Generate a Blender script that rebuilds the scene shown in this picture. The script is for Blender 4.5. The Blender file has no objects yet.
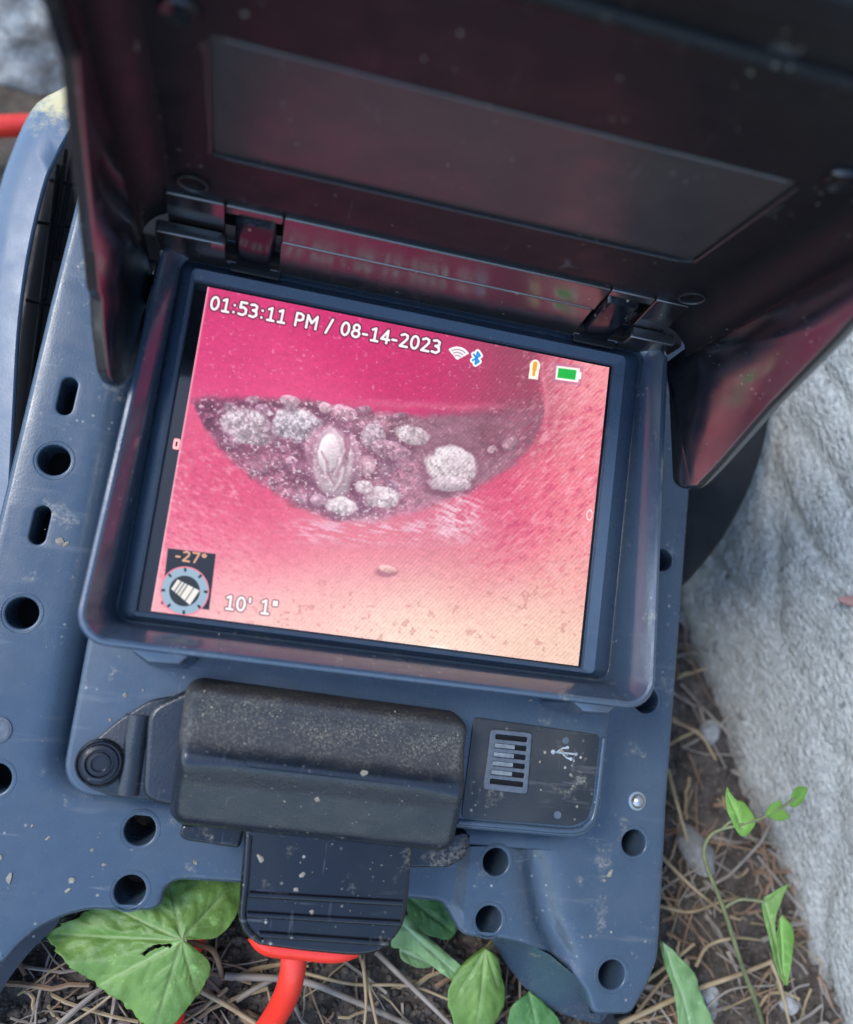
import bpy, bmesh, math, random
import numpy as np
from mathutils import Matrix, Vector, noise as mnoise
from mathutils.geometry import delaunay_2d_cdt

random.seed(7)
rng = np.random.default_rng(7)
S = bpy.context.scene
COL = S.collection

# ------------------------------------------------------------------ camera
F, CX, CY = 850.0, 426.5, 512.0            # focal length in pixels, picture centre
SLOPE = math.radians(23.0)                 # the monitor leans back by this much
D = np.array([[1, 0, 0], [0, math.cos(SLOPE), -math.sin(SLOPE)], [0, math.sin(SLOPE), math.cos(SLOPE)]])   # device -> world
RC = np.array([[0.96974489, 0.1293644, 0.20702587], [-0.15457176, 0.98177624, 0.1105576],
               [-0.18895086, -0.13921302, 0.97206857]])                                                     # device -> camera
CAMD = np.array([-0.03480657, -0.03991372, 0.22726244])                                                     # camera in device axes
R_CW = D @ RC.T
cam_d = bpy.data.cameras.new("camera")
cam = bpy.data.objects.new("camera", cam_d)
COL.objects.link(cam)
m = Matrix([list(R_CW[i]) + [float((D @ CAMD)[i])] for i in range(3)] + [[0, 0, 0, 1]])
cam.matrix_world = m
cam_d.sensor_fit = 'HORIZONTAL'
cam_d.sensor_width = 36.0
cam_d.lens = 36.0 * F / 853.0
cam_d.clip_start, cam_d.clip_end = 0.01, 300.0
cam_d.dof.use_dof = True
cam_d.dof.focus_distance = 0.245
cam_d.dof.aperture_fstop = 8.5
S.camera = cam

# ------------------------------------------------------------------ light
SUN_EL, SUN_AZ = math.radians(54), math.radians(-98)     # azimuth from +Y towards +X
W = bpy.data.worlds.new("World")
S.world = W
W.use_nodes = True
nt = W.node_tree
nt.nodes.clear()
sky = nt.nodes.new("ShaderNodeTexSky")
sky.sky_type = 'NISHITA'
sky.sun_disc = False
sky.sun_elevation = SUN_EL
sky.sun_rotation = SUN_AZ
sky.air_density, sky.dust_density, sky.ozone_density = 1.0, 0.5, 1.0
bg = nt.nodes.new("ShaderNodeBackground")
bg.inputs[1].default_value = 0.15
wo = nt.nodes.new("ShaderNodeOutputWorld")
nt.links.new(sky.outputs[0], bg.inputs[0])
nt.links.new(bg.outputs[0], wo.inputs[0])
sun_d = bpy.data.lights.new("sun", 'SUN')
sun_d.energy = 0.75
sun_d.angle = math.radians(16)
sun_d.color = (1.0, 0.97, 0.92)
sun = bpy.data.objects.new("sun", sun_d)
sv = Vector((math.sin(SUN_AZ) * math.cos(SUN_EL), math.cos(SUN_AZ) * math.cos(SUN_EL), math.sin(SUN_EL)))
sun.rotation_euler = sv.to_track_quat('Z', 'Y').to_euler()
COL.objects.link(sun)
S.view_settings.view_transform = 'Standard'
S.view_settings.look = 'None'
S.view_settings.gamma = 1.0
EXPOSURE = 1.72
S.view_settings.exposure = EXPOSURE

# ------------------------------------------------------------------ measuring
def ray(x, y):
    return RC.T @ np.array([(x - CX) / F, -(y - CY) / F, -1.0])

def P(x, y, w=0.0):                        # point of the plane at height w over the glass, device axes
    d = ray(x, y)
    return CAMD + d * (w - CAMD[2]) / d[2]

def PV(x, y, v):                           # point of the upright plane v = const, device axes
    d = ray(x, y)
    return CAMD + d * (v - CAMD[1]) / d[1]

def PU(x, y, u):                           # point of the upright plane u = const, device axes
    d = ray(x, y)
    return CAMD + d * (u - CAMD[0]) / d[0]

GZ = -0.115                                # mean soil height (world)
def G(x, y, z=GZ):                         # point of the level plane z, world axes
    d = D @ ray(x, y)
    c = D @ CAMD
    return c + d * (z - c[2]) / d[2]

# ------------------------------------------------------------------ materials
def mat(name):
    mt = bpy.data.materials.new(name)
    mt.use_nodes = True
    n = mt.node_tree
    for x in list(n.nodes):
        if x.type not in ('BSDF_PRINCIPLED', 'OUTPUT_MATERIAL'):
            n.nodes.remove(x)
    b = [x for x in n.nodes if x.type == 'BSDF_PRINCIPLED'][0]
    return mt, n, b

def node(n, t, **kw):
    x = n.nodes.new(t)
    for k, v in kw.items():
        if k in x.inputs:
            x.inputs[k].default_value = v
        else:
            setattr(x, k, v)
    return x

def ramp(n, src, a, b, ca=(0, 0, 0, 1), cb=(1, 1, 1, 1)):
    r = n.nodes.new("ShaderNodeValToRGB")
    r.color_ramp.elements[0].position, r.color_ramp.elements[0].color = a, ca
    r.color_ramp.elements[1].position, r.color_ramp.elements[1].color = b, cb
    n.links.new(src, r.inputs[0])
    return r.outputs[0]

def mixc(n, fac, a, b, blend='MIX'):
    x = n.nodes.new("ShaderNodeMix")
    x.data_type = 'RGBA'
    x.blend_type = blend
    for s, v in ((x.inputs[0], fac), (x.inputs[6], a), (x.inputs[7], b)):
        if hasattr(v, 'is_linked') or hasattr(v, 'links'):
            n.links.new(v, s)
        elif isinstance(v, (int, float)):
            s.default_value = v
        else:
            s.default_value = tuple(v) + ((1,) if len(v) == 3 else ())
    return x.outputs[2]

def mul(n, a, b, op='MULTIPLY'):
    x = n.nodes.new("ShaderNodeMath")
    x.operation = op
    for s, v in ((x.inputs[0], a), (x.inputs[1], b)):
        if isinstance(v, (int, float)):
            s.default_value = v
        else:
            n.links.new(v, s)
    return x.outputs[0]

def coords(n):
    return n.nodes.new("ShaderNodeTexCoord").outputs['Object']

def noise_tex(n, co, scale, detail=4, rough=.55, stretch=None):
    t = node(n, "ShaderNodeTexNoise", Scale=scale, Detail=detail, Roughness=rough)
    if stretch:
        mp = node(n, "ShaderNodeMapping")
        mp.inputs['Scale'].default_value = stretch[0]
        mp.inputs['Rotation'].default_value = stretch[1]
        n.links.new(co, mp.inputs[0])
        co = mp.outputs[0]
    n.links.new(co, t.inputs['Vector'])
    return t.outputs['Fac']

def plastic(name, base, rough=.42, dust=.35, dust_col=(.30, .27, .22), bump=.12, spec=.5, speck=.5, ior=1.5, smear=0.0):
    """moulded plastic with handling scratches, dust film and dried specks"""
    mt, n, b = mat(name)
    co = coords(n)
    big = noise_tex(n, co, 38, 5)
    mott = noise_tex(n, co, 210, 4)
    c = mixc(n, ramp(n, mott, .3, .7), [x * .95 for x in base], [min(1, x * 1.05) for x in base])
    film = mul(n, ramp(n, big, .48, .80), .22 * dust)
    c = mixc(n, film, c, dust_col)
    vor = node(n, "ShaderNodeTexVoronoi", Scale=420.0, Randomness=1.0)
    n.links.new(co, vor.inputs['Vector'])
    sp = ramp(n, vor.outputs['Distance'], .10, .22, (1, 1, 1, 1), (0, 0, 0, 1))
    cluster = ramp(n, noise_tex(n, co, 70, 4), .52, .66)
    rnd = node(n, "ShaderNodeSeparateColor")
    n.links.new(vor.outputs['Color'], rnd.inputs[0])
    pick = ramp(n, rnd.outputs[0], .60, .64)
    sm = mul(n, mul(n, mul(n, sp, cluster), pick), speck)
    c = mixc(n, sm, c, (.42, .38, .31))
    if smear:
        blot = ramp(n, noise_tex(n, co, 85, 6, .68), .60, .68)
        grit_ = ramp(n, noise_tex(n, co, 900, 3, .7), .40, .62)
        c = mixc(n, mul(n, mul(n, blot, grit_), smear), c, (.30, .27, .21))
        wipe = ramp(n, noise_tex(n, co, 40, 4, .6, ((1, 7, 1), (0, 0, .7))), .60, .72)
        c = mixc(n, mul(n, wipe, smear * .28), c, (.22, .22, .21))
    # hair-thin scratches
    sc1 = ramp(n, noise_tex(n, co, 60, 2, .4, ((1, 14, 1), (0, 0, .5))), .690, .700)
    sc2 = ramp(n, noise_tex(n, co, 75, 2, .4, ((12, 1, 1), (0, 0, .3))), .695, .705)
    scr = mul(n, mul(n, sc1, cluster), .10)
    scr2 = mul(n, mul(n, sc2, cluster), .08)
    c = mixc(n, scr, c, (.45, .47, .5))
    c = mixc(n, scr2, c, (.45, .47, .5))
    n.links.new(c, b.inputs['Base Color'])
    rr = ramp(n, noise_tex(n, co, 120, 5), .3, .75, (rough - .07,) * 3 + (1,), (rough + .13,) * 3 + (1,))
    n.links.new(mixc(n, film, rr, (.9, .9, .9)), b.inputs['Roughness'])
    b.inputs['Specular IOR Level'].default_value = spec
    b.inputs['IOR'].default_value = ior
    bp = node(n, "ShaderNodeBump", Strength=bump, Distance=.0003)
    n.links.new(noise_tex(n, co, 1500, 3), bp.inputs['Height'])
    n.links.new(bp.outputs[0], b.inputs['Normal'])
    return mt

def simple(name, base, rough=.5, metallic=0.0, var=.15, scale=200, bump=0.0, spec=.5):
    mt, n, b = mat(name)
    co = coords(n)
    t = noise_tex(n, co, scale, 5)
    c = mixc(n, ramp(n, t, .3, .7), [x * (1 - var) for x in base], [min(1, x * (1 + var)) for x in base])
    n.links.new(c, b.inputs['Base Color'])
    b.inputs['Roughness'].default_value = rough
    b.inputs['Metallic'].default_value = metallic
    b.inputs['Specular IOR Level'].default_value = spec
    if bump:
        bp = node(n, "ShaderNodeBump", Strength=bump, Distance=.001)
        n.links.new(noise_tex(n, co, scale * 3, 5), bp.inputs['Height'])
        n.links.new(bp.outputs[0], b.inputs['Normal'])
    return mt

M = {}
M['blue'] = plastic('slate_blue_plastic', (.038, .062, .092), .27, .22, speck=.7, smear=.55)
M['frame'] = plastic('slate_blue_frame_plastic', (.032, .050, .078), .20, .14, speck=.5, ior=1.8, smear=.35)
M['bezel'] = plastic('slate_blue_bezel', (.038, .062, .096), .30, .14, speck=.25)
M['black'] = plastic('black_hood_plastic', (.0050, .0060, .0078), .50, .05, speck=.4, spec=.32)
M['satin'] = plastic('black_satin_plastic', (.012, .012, .012), .20, .06, speck=.4, bump=.04, ior=2.2)
M['flap'] = plastic('black_polished_plastic', (.006, .007, .009), .16, .05, speck=.4, bump=.02, ior=2.5)
M['gloss'] = plastic('black_glossy_plastic', (.004, .005, .008), .13, .12, speck=.9, smear=.35)
M['cover'] = plastic('dusty_black_rubber', (.009, .013, .020), .30, .25, speck=.4, bump=.3)
def guard_mat():
    mt = plastic('pale_blue_guard_plastic', (.062, .096, .142), .34, .3, speck=.5)
    n = mt.node_tree
    b = [x for x in n.nodes if x.type == 'BSDF_PRINCIPLED'][0]
    src = b.inputs['Base Color'].links[0].from_socket
    co = coords(n)
    sep = n.nodes.new("ShaderNodeSeparateXYZ")
    n.links.new(co, sep.inputs[0])
    jag = mul(n, noise_tex(n, co, 320, 5, .7), .030)
    hgt = mul(n, sep.outputs['Y'], jag, 'ADD')
    c = mixc(n, ramp(n, hgt, .116, .124), src, (.46, .38, .19))       # dried clay caked on the crown of the hoop
    n.links.new(c, b.inputs['Base Color'])
    return mt
M['guard'] = guard_mat()
M['label'] = plastic('charcoal_label', (.012, .015, .019), .45, .5, speck=1.0, smear=.9)
M['dark'] = simple('dark_recess', (.006, .006, .007), .8, spec=.2)  # near-black, puts the shade of gaps and recesses into the colour
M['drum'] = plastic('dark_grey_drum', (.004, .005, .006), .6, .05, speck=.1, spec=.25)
M['red'] = plastic('red_cable_jacket', (.70, .030, .016), .36, .45, speck=.5, bump=.1)
M['white'] = simple('white_print', (.26, .29, .31), .6, var=.55, scale=900)
M['metal'] = simple('dull_metal', (.42, .43, .43), .32, .9)
M['grey'] = simple('grey_plastic', (.075, .090, .112), .5, var=.25, scale=700)
M['fin'] = simple('lit_vent_fin', (.15, .17, .185), .5, var=.35, scale=700)  # brighter than the vent: light falling on the fins, put into the colour
M['crumb'] = simple('dried_mud', (.21, .185, .145), .9, var=.35, scale=900)
M['edge'] = plastic('worn_grey_edge', (.07, .068, .066), .5, 1.0, speck=1.0)
M['inset'] = plastic('satin_inset_label', (.036, .036, .036), .38, .12, speck=.35, ior=1.5)

# ------------------------------------------------------------------ objects
def link(o, parent=None):
    COL.objects.link(o)
    if parent is not None:
        o.parent = parent
    return o

def mesh_obj(name, verts, faces, material, parent=None, smooth=True, auto=40):
    me = bpy.data.meshes.new(name)
    me.from_pydata([tuple(map(float, v)) for v in verts], [], faces)
    me.update()
    if smooth:
        me.polygons.foreach_set('use_smooth', [True] * len(me.polygons))
        me.set_sharp_from_angle(angle=math.radians(auto))
    if material:
        me.materials.append(material)
    return link(bpy.data.objects.new(name, me), parent)

def bm_obj(name, bm, material, parent=None, smooth=True, auto=40):
    me = bpy.data.meshes.new(name)
    bmesh.ops.recalc_face_normals(bm, faces=bm.faces)
    bm.to_mesh(me)
    bm.free()
    if smooth:
        me.polygons.foreach_set('use_smooth', [True] * len(me.polygons))
        me.set_sharp_from_angle(angle=math.radians(auto))
    me.materials.append(material)
    return link(bpy.data.objects.new(name, me), parent)

def thing(name, label, cat, loc, rot=None, group=None):
    o = bpy.data.objects.new(name, None)
    o.empty_display_size = .01
    COL.objects.link(o)
    o.location = loc
    if rot:
        o.rotation_euler = rot
    tag(o, label, cat, group)
    return o

def tag(o, label, cat, group=None):
    o['label'] = label
    o['category'] = cat
    if group:
        o['group'] = group
    return o

def rrect(u0, u1, v0, v1, r, k=6):
    """counter-clockwise rounded rectangle"""
    r = max(r, 1e-5)
    pts = []
    for cxx, cyy, a0 in ((u1 - r, v0 + r, -90), (u1 - r, v1 - r, 0), (u0 + r, v1 - r, 90), (u0 + r, v0 + r, 180)):
        for i in range(k + 1):
            a = math.radians(a0 + 90 * i / k)
            pts.append((cxx + r * math.cos(a), cyy + r * math.sin(a)))
    return pts

def circle(u, v, r, n=20):
    return [(u + r * math.cos(2 * math.pi * i / n), v + r * math.sin(2 * math.pi * i / n)) for i in range(n)]

def slot(u, v, w, l, ang, n=8):
    pts = []
    for s in (1, -1):
        for i in range(n + 1):
            a = math.radians(-90 + 180 * i / n) + (0 if s > 0 else math.pi)
            pts.append(((l / 2 - w / 2) * s + w / 2 * math.cos(a), w / 2 * math.sin(a)))
    c, s_ = math.cos(ang), math.sin(ang)
    return [(u + x * c - y * s_, v + x * s_ + y * c) for x, y in pts]

def smooth_poly(pts, r=.002, k=4):
    """round the corners of a polygon"""
    out = []
    n = len(pts)
    for i in range(n):
        a, b, c = np.array(pts[i - 1][:2]), np.array(pts[i][:2]), np.array(pts[(i + 1) % n][:2])
        da, dc = a - b, c - b
        la, lc = np.linalg.norm(da), np.linalg.norm(dc)
        rr = min(r, la * .45, lc * .45)
        p0, p1 = b + da / la * rr, b + dc / lc * rr
        for j in range(k + 1):
            t = j / k
            out.append(tuple((1 - t) ** 2 * p0 + 2 * t * (1 - t) * b + t * t * p1))
    return out

def inset_poly(pts, d):
    """move a polygon's outline inwards by d (outwards when negative)"""
    a = np.array([p[:2] for p in pts])
    area = .5 * np.sum(a[:, 0] * np.roll(a[:, 1], -1) - np.roll(a[:, 0], -1) * a[:, 1])
    sgn = 1 if area > 0 else -1
    e = np.roll(a, -1, 0) - a
    e /= np.maximum(np.linalg.norm(e, axis=1, keepdims=True), 1e-9)
    nrm = np.c_[-e[:, 1], e[:, 0]] * sgn
    pn = np.roll(nrm, 1, 0)
    bis = nrm + pn
    bis /= np.maximum((bis * nrm).sum(1, keepdims=True), .35)
    return [tuple(x) for x in a + bis * d]

def slab(name, outline, w0, w1, bevel, material, parent, holes=(), seg=3, hole_bevel=None):
    """plate between heights w0 and w1 with real holes and a rounded rim (outline is the outermost line)"""
    cu = bpy.data.curves.new(name, 'CURVE')
    cu.dimensions = '2D'
    cu.fill_mode = 'BOTH'
    cu.extrude = (w1 - w0) / 2 - bevel
    cu.bevel_depth = bevel
    cu.bevel_resolution = seg
    loops = [inset_poly(outline, bevel)] + [inset_poly(h, -bevel) for h in holes]
    for lp in loops:
        sp = cu.splines.new('POLY')
        sp.points.add(len(lp) - 1)
        for p, q in zip(sp.points, lp):
            p.co = (q[0], q[1], 0, 1)
        sp.use_cyclic_u = True
    tmp = bpy.data.objects.new(name + '_tmp', cu)
    COL.objects.link(tmp)
    dg = bpy.context.evaluated_depsgraph_get()
    me = bpy.data.meshes.new_from_object(tmp.evaluated_get(dg))
    bpy.data.objects.remove(tmp)
    bpy.data.curves.remove(cu)
    bm = bmesh.new()
    bm.from_mesh(me)
    bmesh.ops.remove_doubles(bm, verts=bm.verts, dist=1e-6)
    bmesh.ops.translate(bm, verts=bm.verts, vec=(0, 0, (w0 + w1) / 2))
    bpy.data.meshes.remove(me)
    return bm_obj(name, bm, material, parent, auto=35)

def loft(name, rings, material, parent, cap0=False, cap1=False, closed=True, auto=40):
    n = len(rings[0])
    verts = [p for r in rings for p in r]
    faces = []
    for i in range(len(rings) - 1):
        for j in range(n if closed else n - 1):
            k = (j + 1) % n
            faces.append((i * n + j, i * n + k, (i + 1) * n + k, (i + 1) * n + j))
    if cap0:
        faces.append(tuple(range(n))[::-1])
    if cap1:
        faces.append(tuple((len(rings) - 1) * n + j for j in range(n)))
    bm = bmesh.new()
    vs = [bm.verts.new(tuple(map(float, v))) for v in verts]
    for f in faces:
        try:
            bm.faces.new([vs[i] for i in f])
        except ValueError:
            pass
    return bm_obj(name, bm, material, parent, auto=auto)

def ring3(pts, w):
    return [(p[0], p[1], w) for p in pts]

def tube_bm(bm, pts, r, n=10, r_end=None, cap=True):
    pts = [Vector(tuple(map(float, p))) for p in pts]
    rings = []
    up = Vector((0.13, 0.21, 1)).normalized()
    for i, p in enumerate(pts):
        t = (pts[min(i + 1, len(pts) - 1)] - pts[max(i - 1, 0)]).normalized()
        a = t.cross(up)
        if a.length < 1e-4:
            a = t.cross(Vector((1, 0, 0)))
        a.normalize()
        b = t.cross(a)
        f = i / (len(pts) - 1)
        rr = r if r_end is None else r + (r_end - r) * f
        rings.append([bm.verts.new(p + a * rr * math.cos(2 * math.pi * j / n) + b * rr * math.sin(2 * math.pi * j / n)) for j in range(n)])
    for i in range(len(rings) - 1):
        for j in range(n):
            k = (j + 1) % n
            bm.faces.new((rings[i][j], rings[i][k], rings[i + 1][k], rings[i + 1][j]))
    if cap:
        bm.faces.new(rings[0][::-1])
        bm.faces.new(rings[-1])

def spline(pts, k=8):
    """Catmull-Rom through points"""
    p = [np.array(x, float) for x in pts]
    p = [2 * p[0] - p[1]] + p + [2 * p[-1] - p[-2]]
    out = []
    for i in range(1, len(p) - 2):
        for j in range(k):
            t = j / k
            out.append(.5 * ((2 * p[i]) + (p[i + 1] - p[i - 1]) * t + (2 * p[i - 1] - 5 * p[i] + 4 * p[i + 1] - p[i + 2]) * t * t
                             + (3 * p[i] - p[i - 1] - 3 * p[i + 1] + p[i + 2]) * t ** 3))
    out.append(p[-2])
    return out

def tube(name, pts, r, material, parent=None, n=10, r_end=None):
    bm = bmesh.new()
    tube_bm(bm, pts, r, n, r_end)
    return bm_obj(name, bm, material, parent, auto=60)

def lathe(name, prof, centre, material, parent, n=28, axis='w'):
    """prof: (radius, height) list, turned about the w axis (or about v for parts on the hood)"""
    rings = []
    for r, h in prof:
        ring = []
        for i in range(n):
            a = 2 * math.pi * i / n
            if axis == 'w':
                ring.append((centre[0] + r * math.cos(a), centre[1] + r * math.sin(a), centre[2] + h))
            else:
                ring.append((centre[0] + r * math.cos(a), centre[1] - h, centre[2] + r * math.sin(a)))
        rings.append(ring)
    return loft(name, rings, material, parent, cap0=True, cap1=True, auto=50)

# ================================================================== the inspection monitor
DEV = thing('inspection_monitor', 'slate blue pipe inspection monitor with black hood raised and a pink pipe picture on screen',
            'inspection monitor', (0, 0, 0), (SLOPE, 0, 0))

def px(pts, w):
    return [tuple(P(x, y, w)[:2]) for x, y in pts]

# ---- back plate with its row of holes
WP = -.030
left_edge = [(-.1015, .10), (-.1042, .04), (-.1062, -.02), (-.108, -.075)]
foot_l = px([(0, 969), (18, 947), (38, 930), (62, 918), (88, 911), (117, 912), (152, 912), (162, 905), (166, 888), (178, 881), (235, 884)], WP)
mid_b = px([(330, 893), (412, 904), (446, 907), (461, 934), (470, 938), (498, 940)], WP)
scoop = px([(523, 945), (552, 957), (576, 977), (588, 996), (593, 1016)], WP)
foot_r = px([(632, 1016), (648, 988), (659, 960), (663, 902), (668, 800)], WP)
right_edge = [(.1035, .02), (.1035, .10)]
outer = [left_edge[3]] + [(-.107, -.105)] + foot_l + mid_b + scoop + foot_r + right_edge + left_edge[:3]
outer = smooth_poly(outer, .0022, 3)
TR = (-.0770, .0762, -.0922, .085)
holes = [(rrect(*TR, .0075, 8), .0083)]
def hole_px(x, y, r):
    c = P(x, y, WP)
    return (c[0], c[1], r)
HOLES = [hole_px(54, 460, .0044), hole_px(22, 613, .0044), hole_px(140, 830, .0042), hole_px(130, 891, .0042), hole_px(-5, 779, .0042),
         hole_px(634, 843, .0040), hole_px(496, 862, .0040), hole_px(489, 920, .0040), hole_px(612, 975, .0043),
         hole_px(646, 700, .0042), hole_px(662, 560, .0036)]
for u, v, r in HOLES:
    holes.append((circle(u, v, r, 24), .0006))
for (x, y) in ((67, 396), (40, 525)):
    c = P(x, y, WP)
    d = P(x + 4, y - 17, WP) - P(x - 4, y + 17, WP)
    holes.append((slot(c[0], c[1], .0044, .0112, math.atan2(d[1], d[0])), .0006))
valley = [P(x, y, WP)[:2] for x, y in ((536, 850), (541, 890), (549, 925), (566, 965))]
cb0, cb1 = P(405, 885, WP), P(463, 885, WP)
def plate_h(u, v):
    h = 0.0
    if cb0[0] - .02 < u < cb1[0] + .004 and v < -.0985:
        t = min(1, max(0, (cb1[0] - u) / .0016))
        h -= .0036 * t * t * (3 - 2 * t) * min(1, max(0, (-.0985 - v) / .003))
    if v < -.094 and u > .04:
        d = 9
        for a, b in zip(valley[:-1], valley[1:]):
            ab = b - a
            t = min(1, max(0, np.dot(np.array((u, v)) - a, ab) / np.dot(ab, ab)))
            q = a + ab * t
            dd = math.hypot(u - q[0], v - q[1])
            d = min(d, dd)
        h -= .0052 * math.exp(-(d / .0040) ** 2) * min(1, max(0, (-.096 - v) / .010))
    if u < -.098:
        h -= .10 * (-.098 - u) * (1 if v < -.08 else .5)
    return h

def inside(poly, p):
    a = np.array([q[:2] for q in poly])
    b = np.roll(a, -1, 0)
    x, y = p[:, 0][:, None], p[:, 1][:, None]
    c = ((a[:, 1] > y) != (b[:, 1] > y)) & (x < (b[:, 0] - a[:, 0]) * (y - a[:, 1]) / (b[:, 1] - a[:, 1] + 1e-15) + a[:, 0])
    return c.sum(1) % 2 == 1

def plate(name, outline, b_out, holes, w, depth, hfun, material, parent, step=.0026):
    bm = bmesh.new()
    tops, K = [], 5
    for idx, (lp, bv) in enumerate([(outline, b_out)] + list(holes)):
        sg = 1 if idx == 0 else -1
        prev = None
        for k in range(K + 2):
            a = math.radians(90 * min(k, K) / K)
            ins = sg * bv * (1 - math.sin(a))
            pts = inset_poly(lp, ins) if abs(ins) > 1e-9 else [tuple(p[:2]) for p in lp]
            drop = bv * (1 - math.cos(a)) if k <= K else depth
            ring = [bm.verts.new((p[0], p[1], w + hfun(*p) - drop)) for p in pts]
            if k == 0:
                tops.append([tuple(p) for p in pts])
            if prev:
                for j in range(len(ring)):
                    jj = (j + 1) % len(ring)
                    bm.faces.new((prev[j], prev[jj], ring[jj], ring[j]))
            prev = ring
    vs, es = [], []
    for t in tops:
        o = len(vs)
        vs += t
        es += [(o + i, o + (i + 1) % len(t)) for i in range(len(t))]
    a = np.array(tops[0])
    gx, gy = np.meshgrid(np.arange(a[:, 0].min(), a[:, 0].max(), step), np.arange(a[:, 1].min(), a[:, 1].max(), step))
    g_ = np.stack([gx.ravel(), gy.ravel()], 1)
    ok = inside(inset_poly(tops[0], .0008), g_)
    for t in tops[1:]:
        ok &= ~inside(inset_poly(t, -.0007), g_)
    vs += [tuple(p) for p in g_[ok]]
    r = delaunay_2d_cdt([Vector(p) for p in vs], es, [], 0, 1e-7)
    ov = np.array([tuple(p) for p in r[0]])
    fc = [f for f in r[2]]
    cen = np.array([ov[f].mean(0) for f in fc])
    ok = inside(tops[0], cen)
    for t in tops[1:]:
        ok &= ~inside(t, cen)
    bv_ = [bm.verts.new((p[0], p[1], w + hfun(*p))) for p in ov]
    for f, k in zip(fc, ok):
        if k:
            bm.faces.new([bv_[i] for i in f])
    bmesh.ops.remove_doubles(bm, verts=bm.verts, dist=2e-6)
    bmesh.ops.delete(bm, geom=[v for v in bm.verts if not v.link_faces], context='VERTS')
    return bm_obj(name, bm, material, parent, auto=50)
plate('back_plate', outer, .0019, holes, WP, .022, plate_h, M['blue'], DEV)
for u, v, r in HOLES:          # fine raised ring round every hole
    bm = bmesh.new()
    tube_bm(bm, [(u + (r + .0012) * math.cos(2 * math.pi * i / 26), v + (r + .0012) * math.sin(2 * math.pi * i / 26), WP - .00012 + plate_h(u, v)) for i in range(27)], .00026, 6, cap=False)
    bm_obj('hole_ring', bm, M['blue'], DEV)
# floor of the trench and body of the reel behind the plate
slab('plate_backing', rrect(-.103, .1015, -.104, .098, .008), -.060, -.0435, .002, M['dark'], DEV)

# flared wall under the scoop at the lower right
top_l = [(*p, WP - .002) for p in px([(470, 935), (498, 936), (523, 943), (552, 957), (576, 977), (588, 996), (593, 1016)], WP)]
bot_l = [tuple(P(x, y, -.052)) for x, y in [(487, 930), (505, 962), (522, 985), (540, 1002), (560, 1013), (580, 1020), (600, 1024)]]
midl = [tuple(np.array(a) * .5 + np.array(b) * .5 + np.array((.0015, .0015, 0))) for a, b in zip(top_l, bot_l)]
back = [tuple(np.array(b) + np.array((.006, .006, -.002))) for b in bot_l]
loft('scoop_wall', [top_l, midl, bot_l, back], M['blue'], DEV, closed=False)
low = [tuple(P(x, y, -.054)) for x, y in [(484, 928), (500, 962), (517, 988), (536, 1006), (556, 1018), (580, 1026), (606, 1032), (634, 1028), (634, 1014)]]
slab('foot_pad', smooth_poly([p[:2] for p in low] + [(.085, -.10), (.05, -.10)], .003), -.068, -.0535, .002, M['gloss'], DEV)
bl = px([(-40, 1040), (0, 1008), (16, 980), (40, 950), (66, 928)], -.045)
slab('foot_pad', smooth_poly(bl + [(-.07, -.10), (-.12, -.10)], .004), -.070, -.0445, .002, M['gloss'], DEV)

# lower right saddle: raised boss round the two inner holes
# ---- rivets
for x, y, r, mt in ((637, 801, .0022, 'metal'), (-2, 730, .0036, 'grey')):
    c = P(x, y, WP)
    lathe('rivet', [(r * 1.35, -.0006), (r * 1.32, .0002), (r * 1.02, .0003), (r * .98, .0008), (r * .75, .0015), (r * .35, .002), (r * .02, .0021)] if mt == 'metal' else
          [(r, -.001), (r, .0004), (r * .8, .0006), (r * .75, .0003), (r * .05, .0003)], c, M[mt], DEV, 22)

# ---- lower body
slab('lower_body', rrect(-.0738, .0742, -.0926, .056, .0085, 8), -.046, -.011, .0016, M['blue'], DEV)

# ---- monitor frame : lip, inner walls, sill round the glass
def fr(o, w, r):
    return [(.0014 + (p[0] - .0014) * (1 - .044 * (p[1] + .045) / .1), p[1], w * (1 - .62 * min(1, max(0, (p[1] - .040) / .012))) if w > 0 else w) for p in rrect(-.0735 + o, .0760 - o, -.0530 + o, .0560 - o, r, 8)]
rings = [fr(.0020, -.0085, .007), fr(.0014, -.002, .0075), fr(.0008, .006, .0078), fr(.0001, .0095, .0082), fr(0, .0108, .0082), fr(.0004, .0115, .0080), fr(.0012, .0118, .0074),
         fr(.0019, .0115, .0066), fr(.0024, .0106, .0062), fr(.0034, .0086, .0056), fr(.0046, .0058, .0050), fr(.0053, .0030, .0046)]
gro = (-.0666, .0686, -.0470, .0510)
def gr(o, w, r):
    return ring3(rrect(gro[0] + o, gro[1] - o, gro[2] + o, gro[3] - o, r, 8), w)
rings += [gr(-.0002, -.0022, .0042), gr(0, -.0029, .0038), gr(.0003, -.0028, .0034), gr(.0008, -.0022, .0030)]
rings += [ring3(rrect(-.0625, .0622, -.0452, .0474, .0016, 8), .0016), ring3(rrect(-.0616, .0592, -.0442, .0446, .0005, 8), .0009),
          ring3(rrect(-.0612, .0588, -.0438, .0442, .0004, 8), -.0012)]
fo = loft('monitor_frame', rings, M['frame'], DEV, auto=28)
fo.data.materials.append(M['bezel'])
for p_ in fo.data.polygons:                 # matt sill round the glass
    if gro[0] + .0009 < p_.center.x < gro[1] - .0009 and gro[2] + .0009 < p_.center.y < gro[3] - .0009:
        p_.material_index = 1
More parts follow.
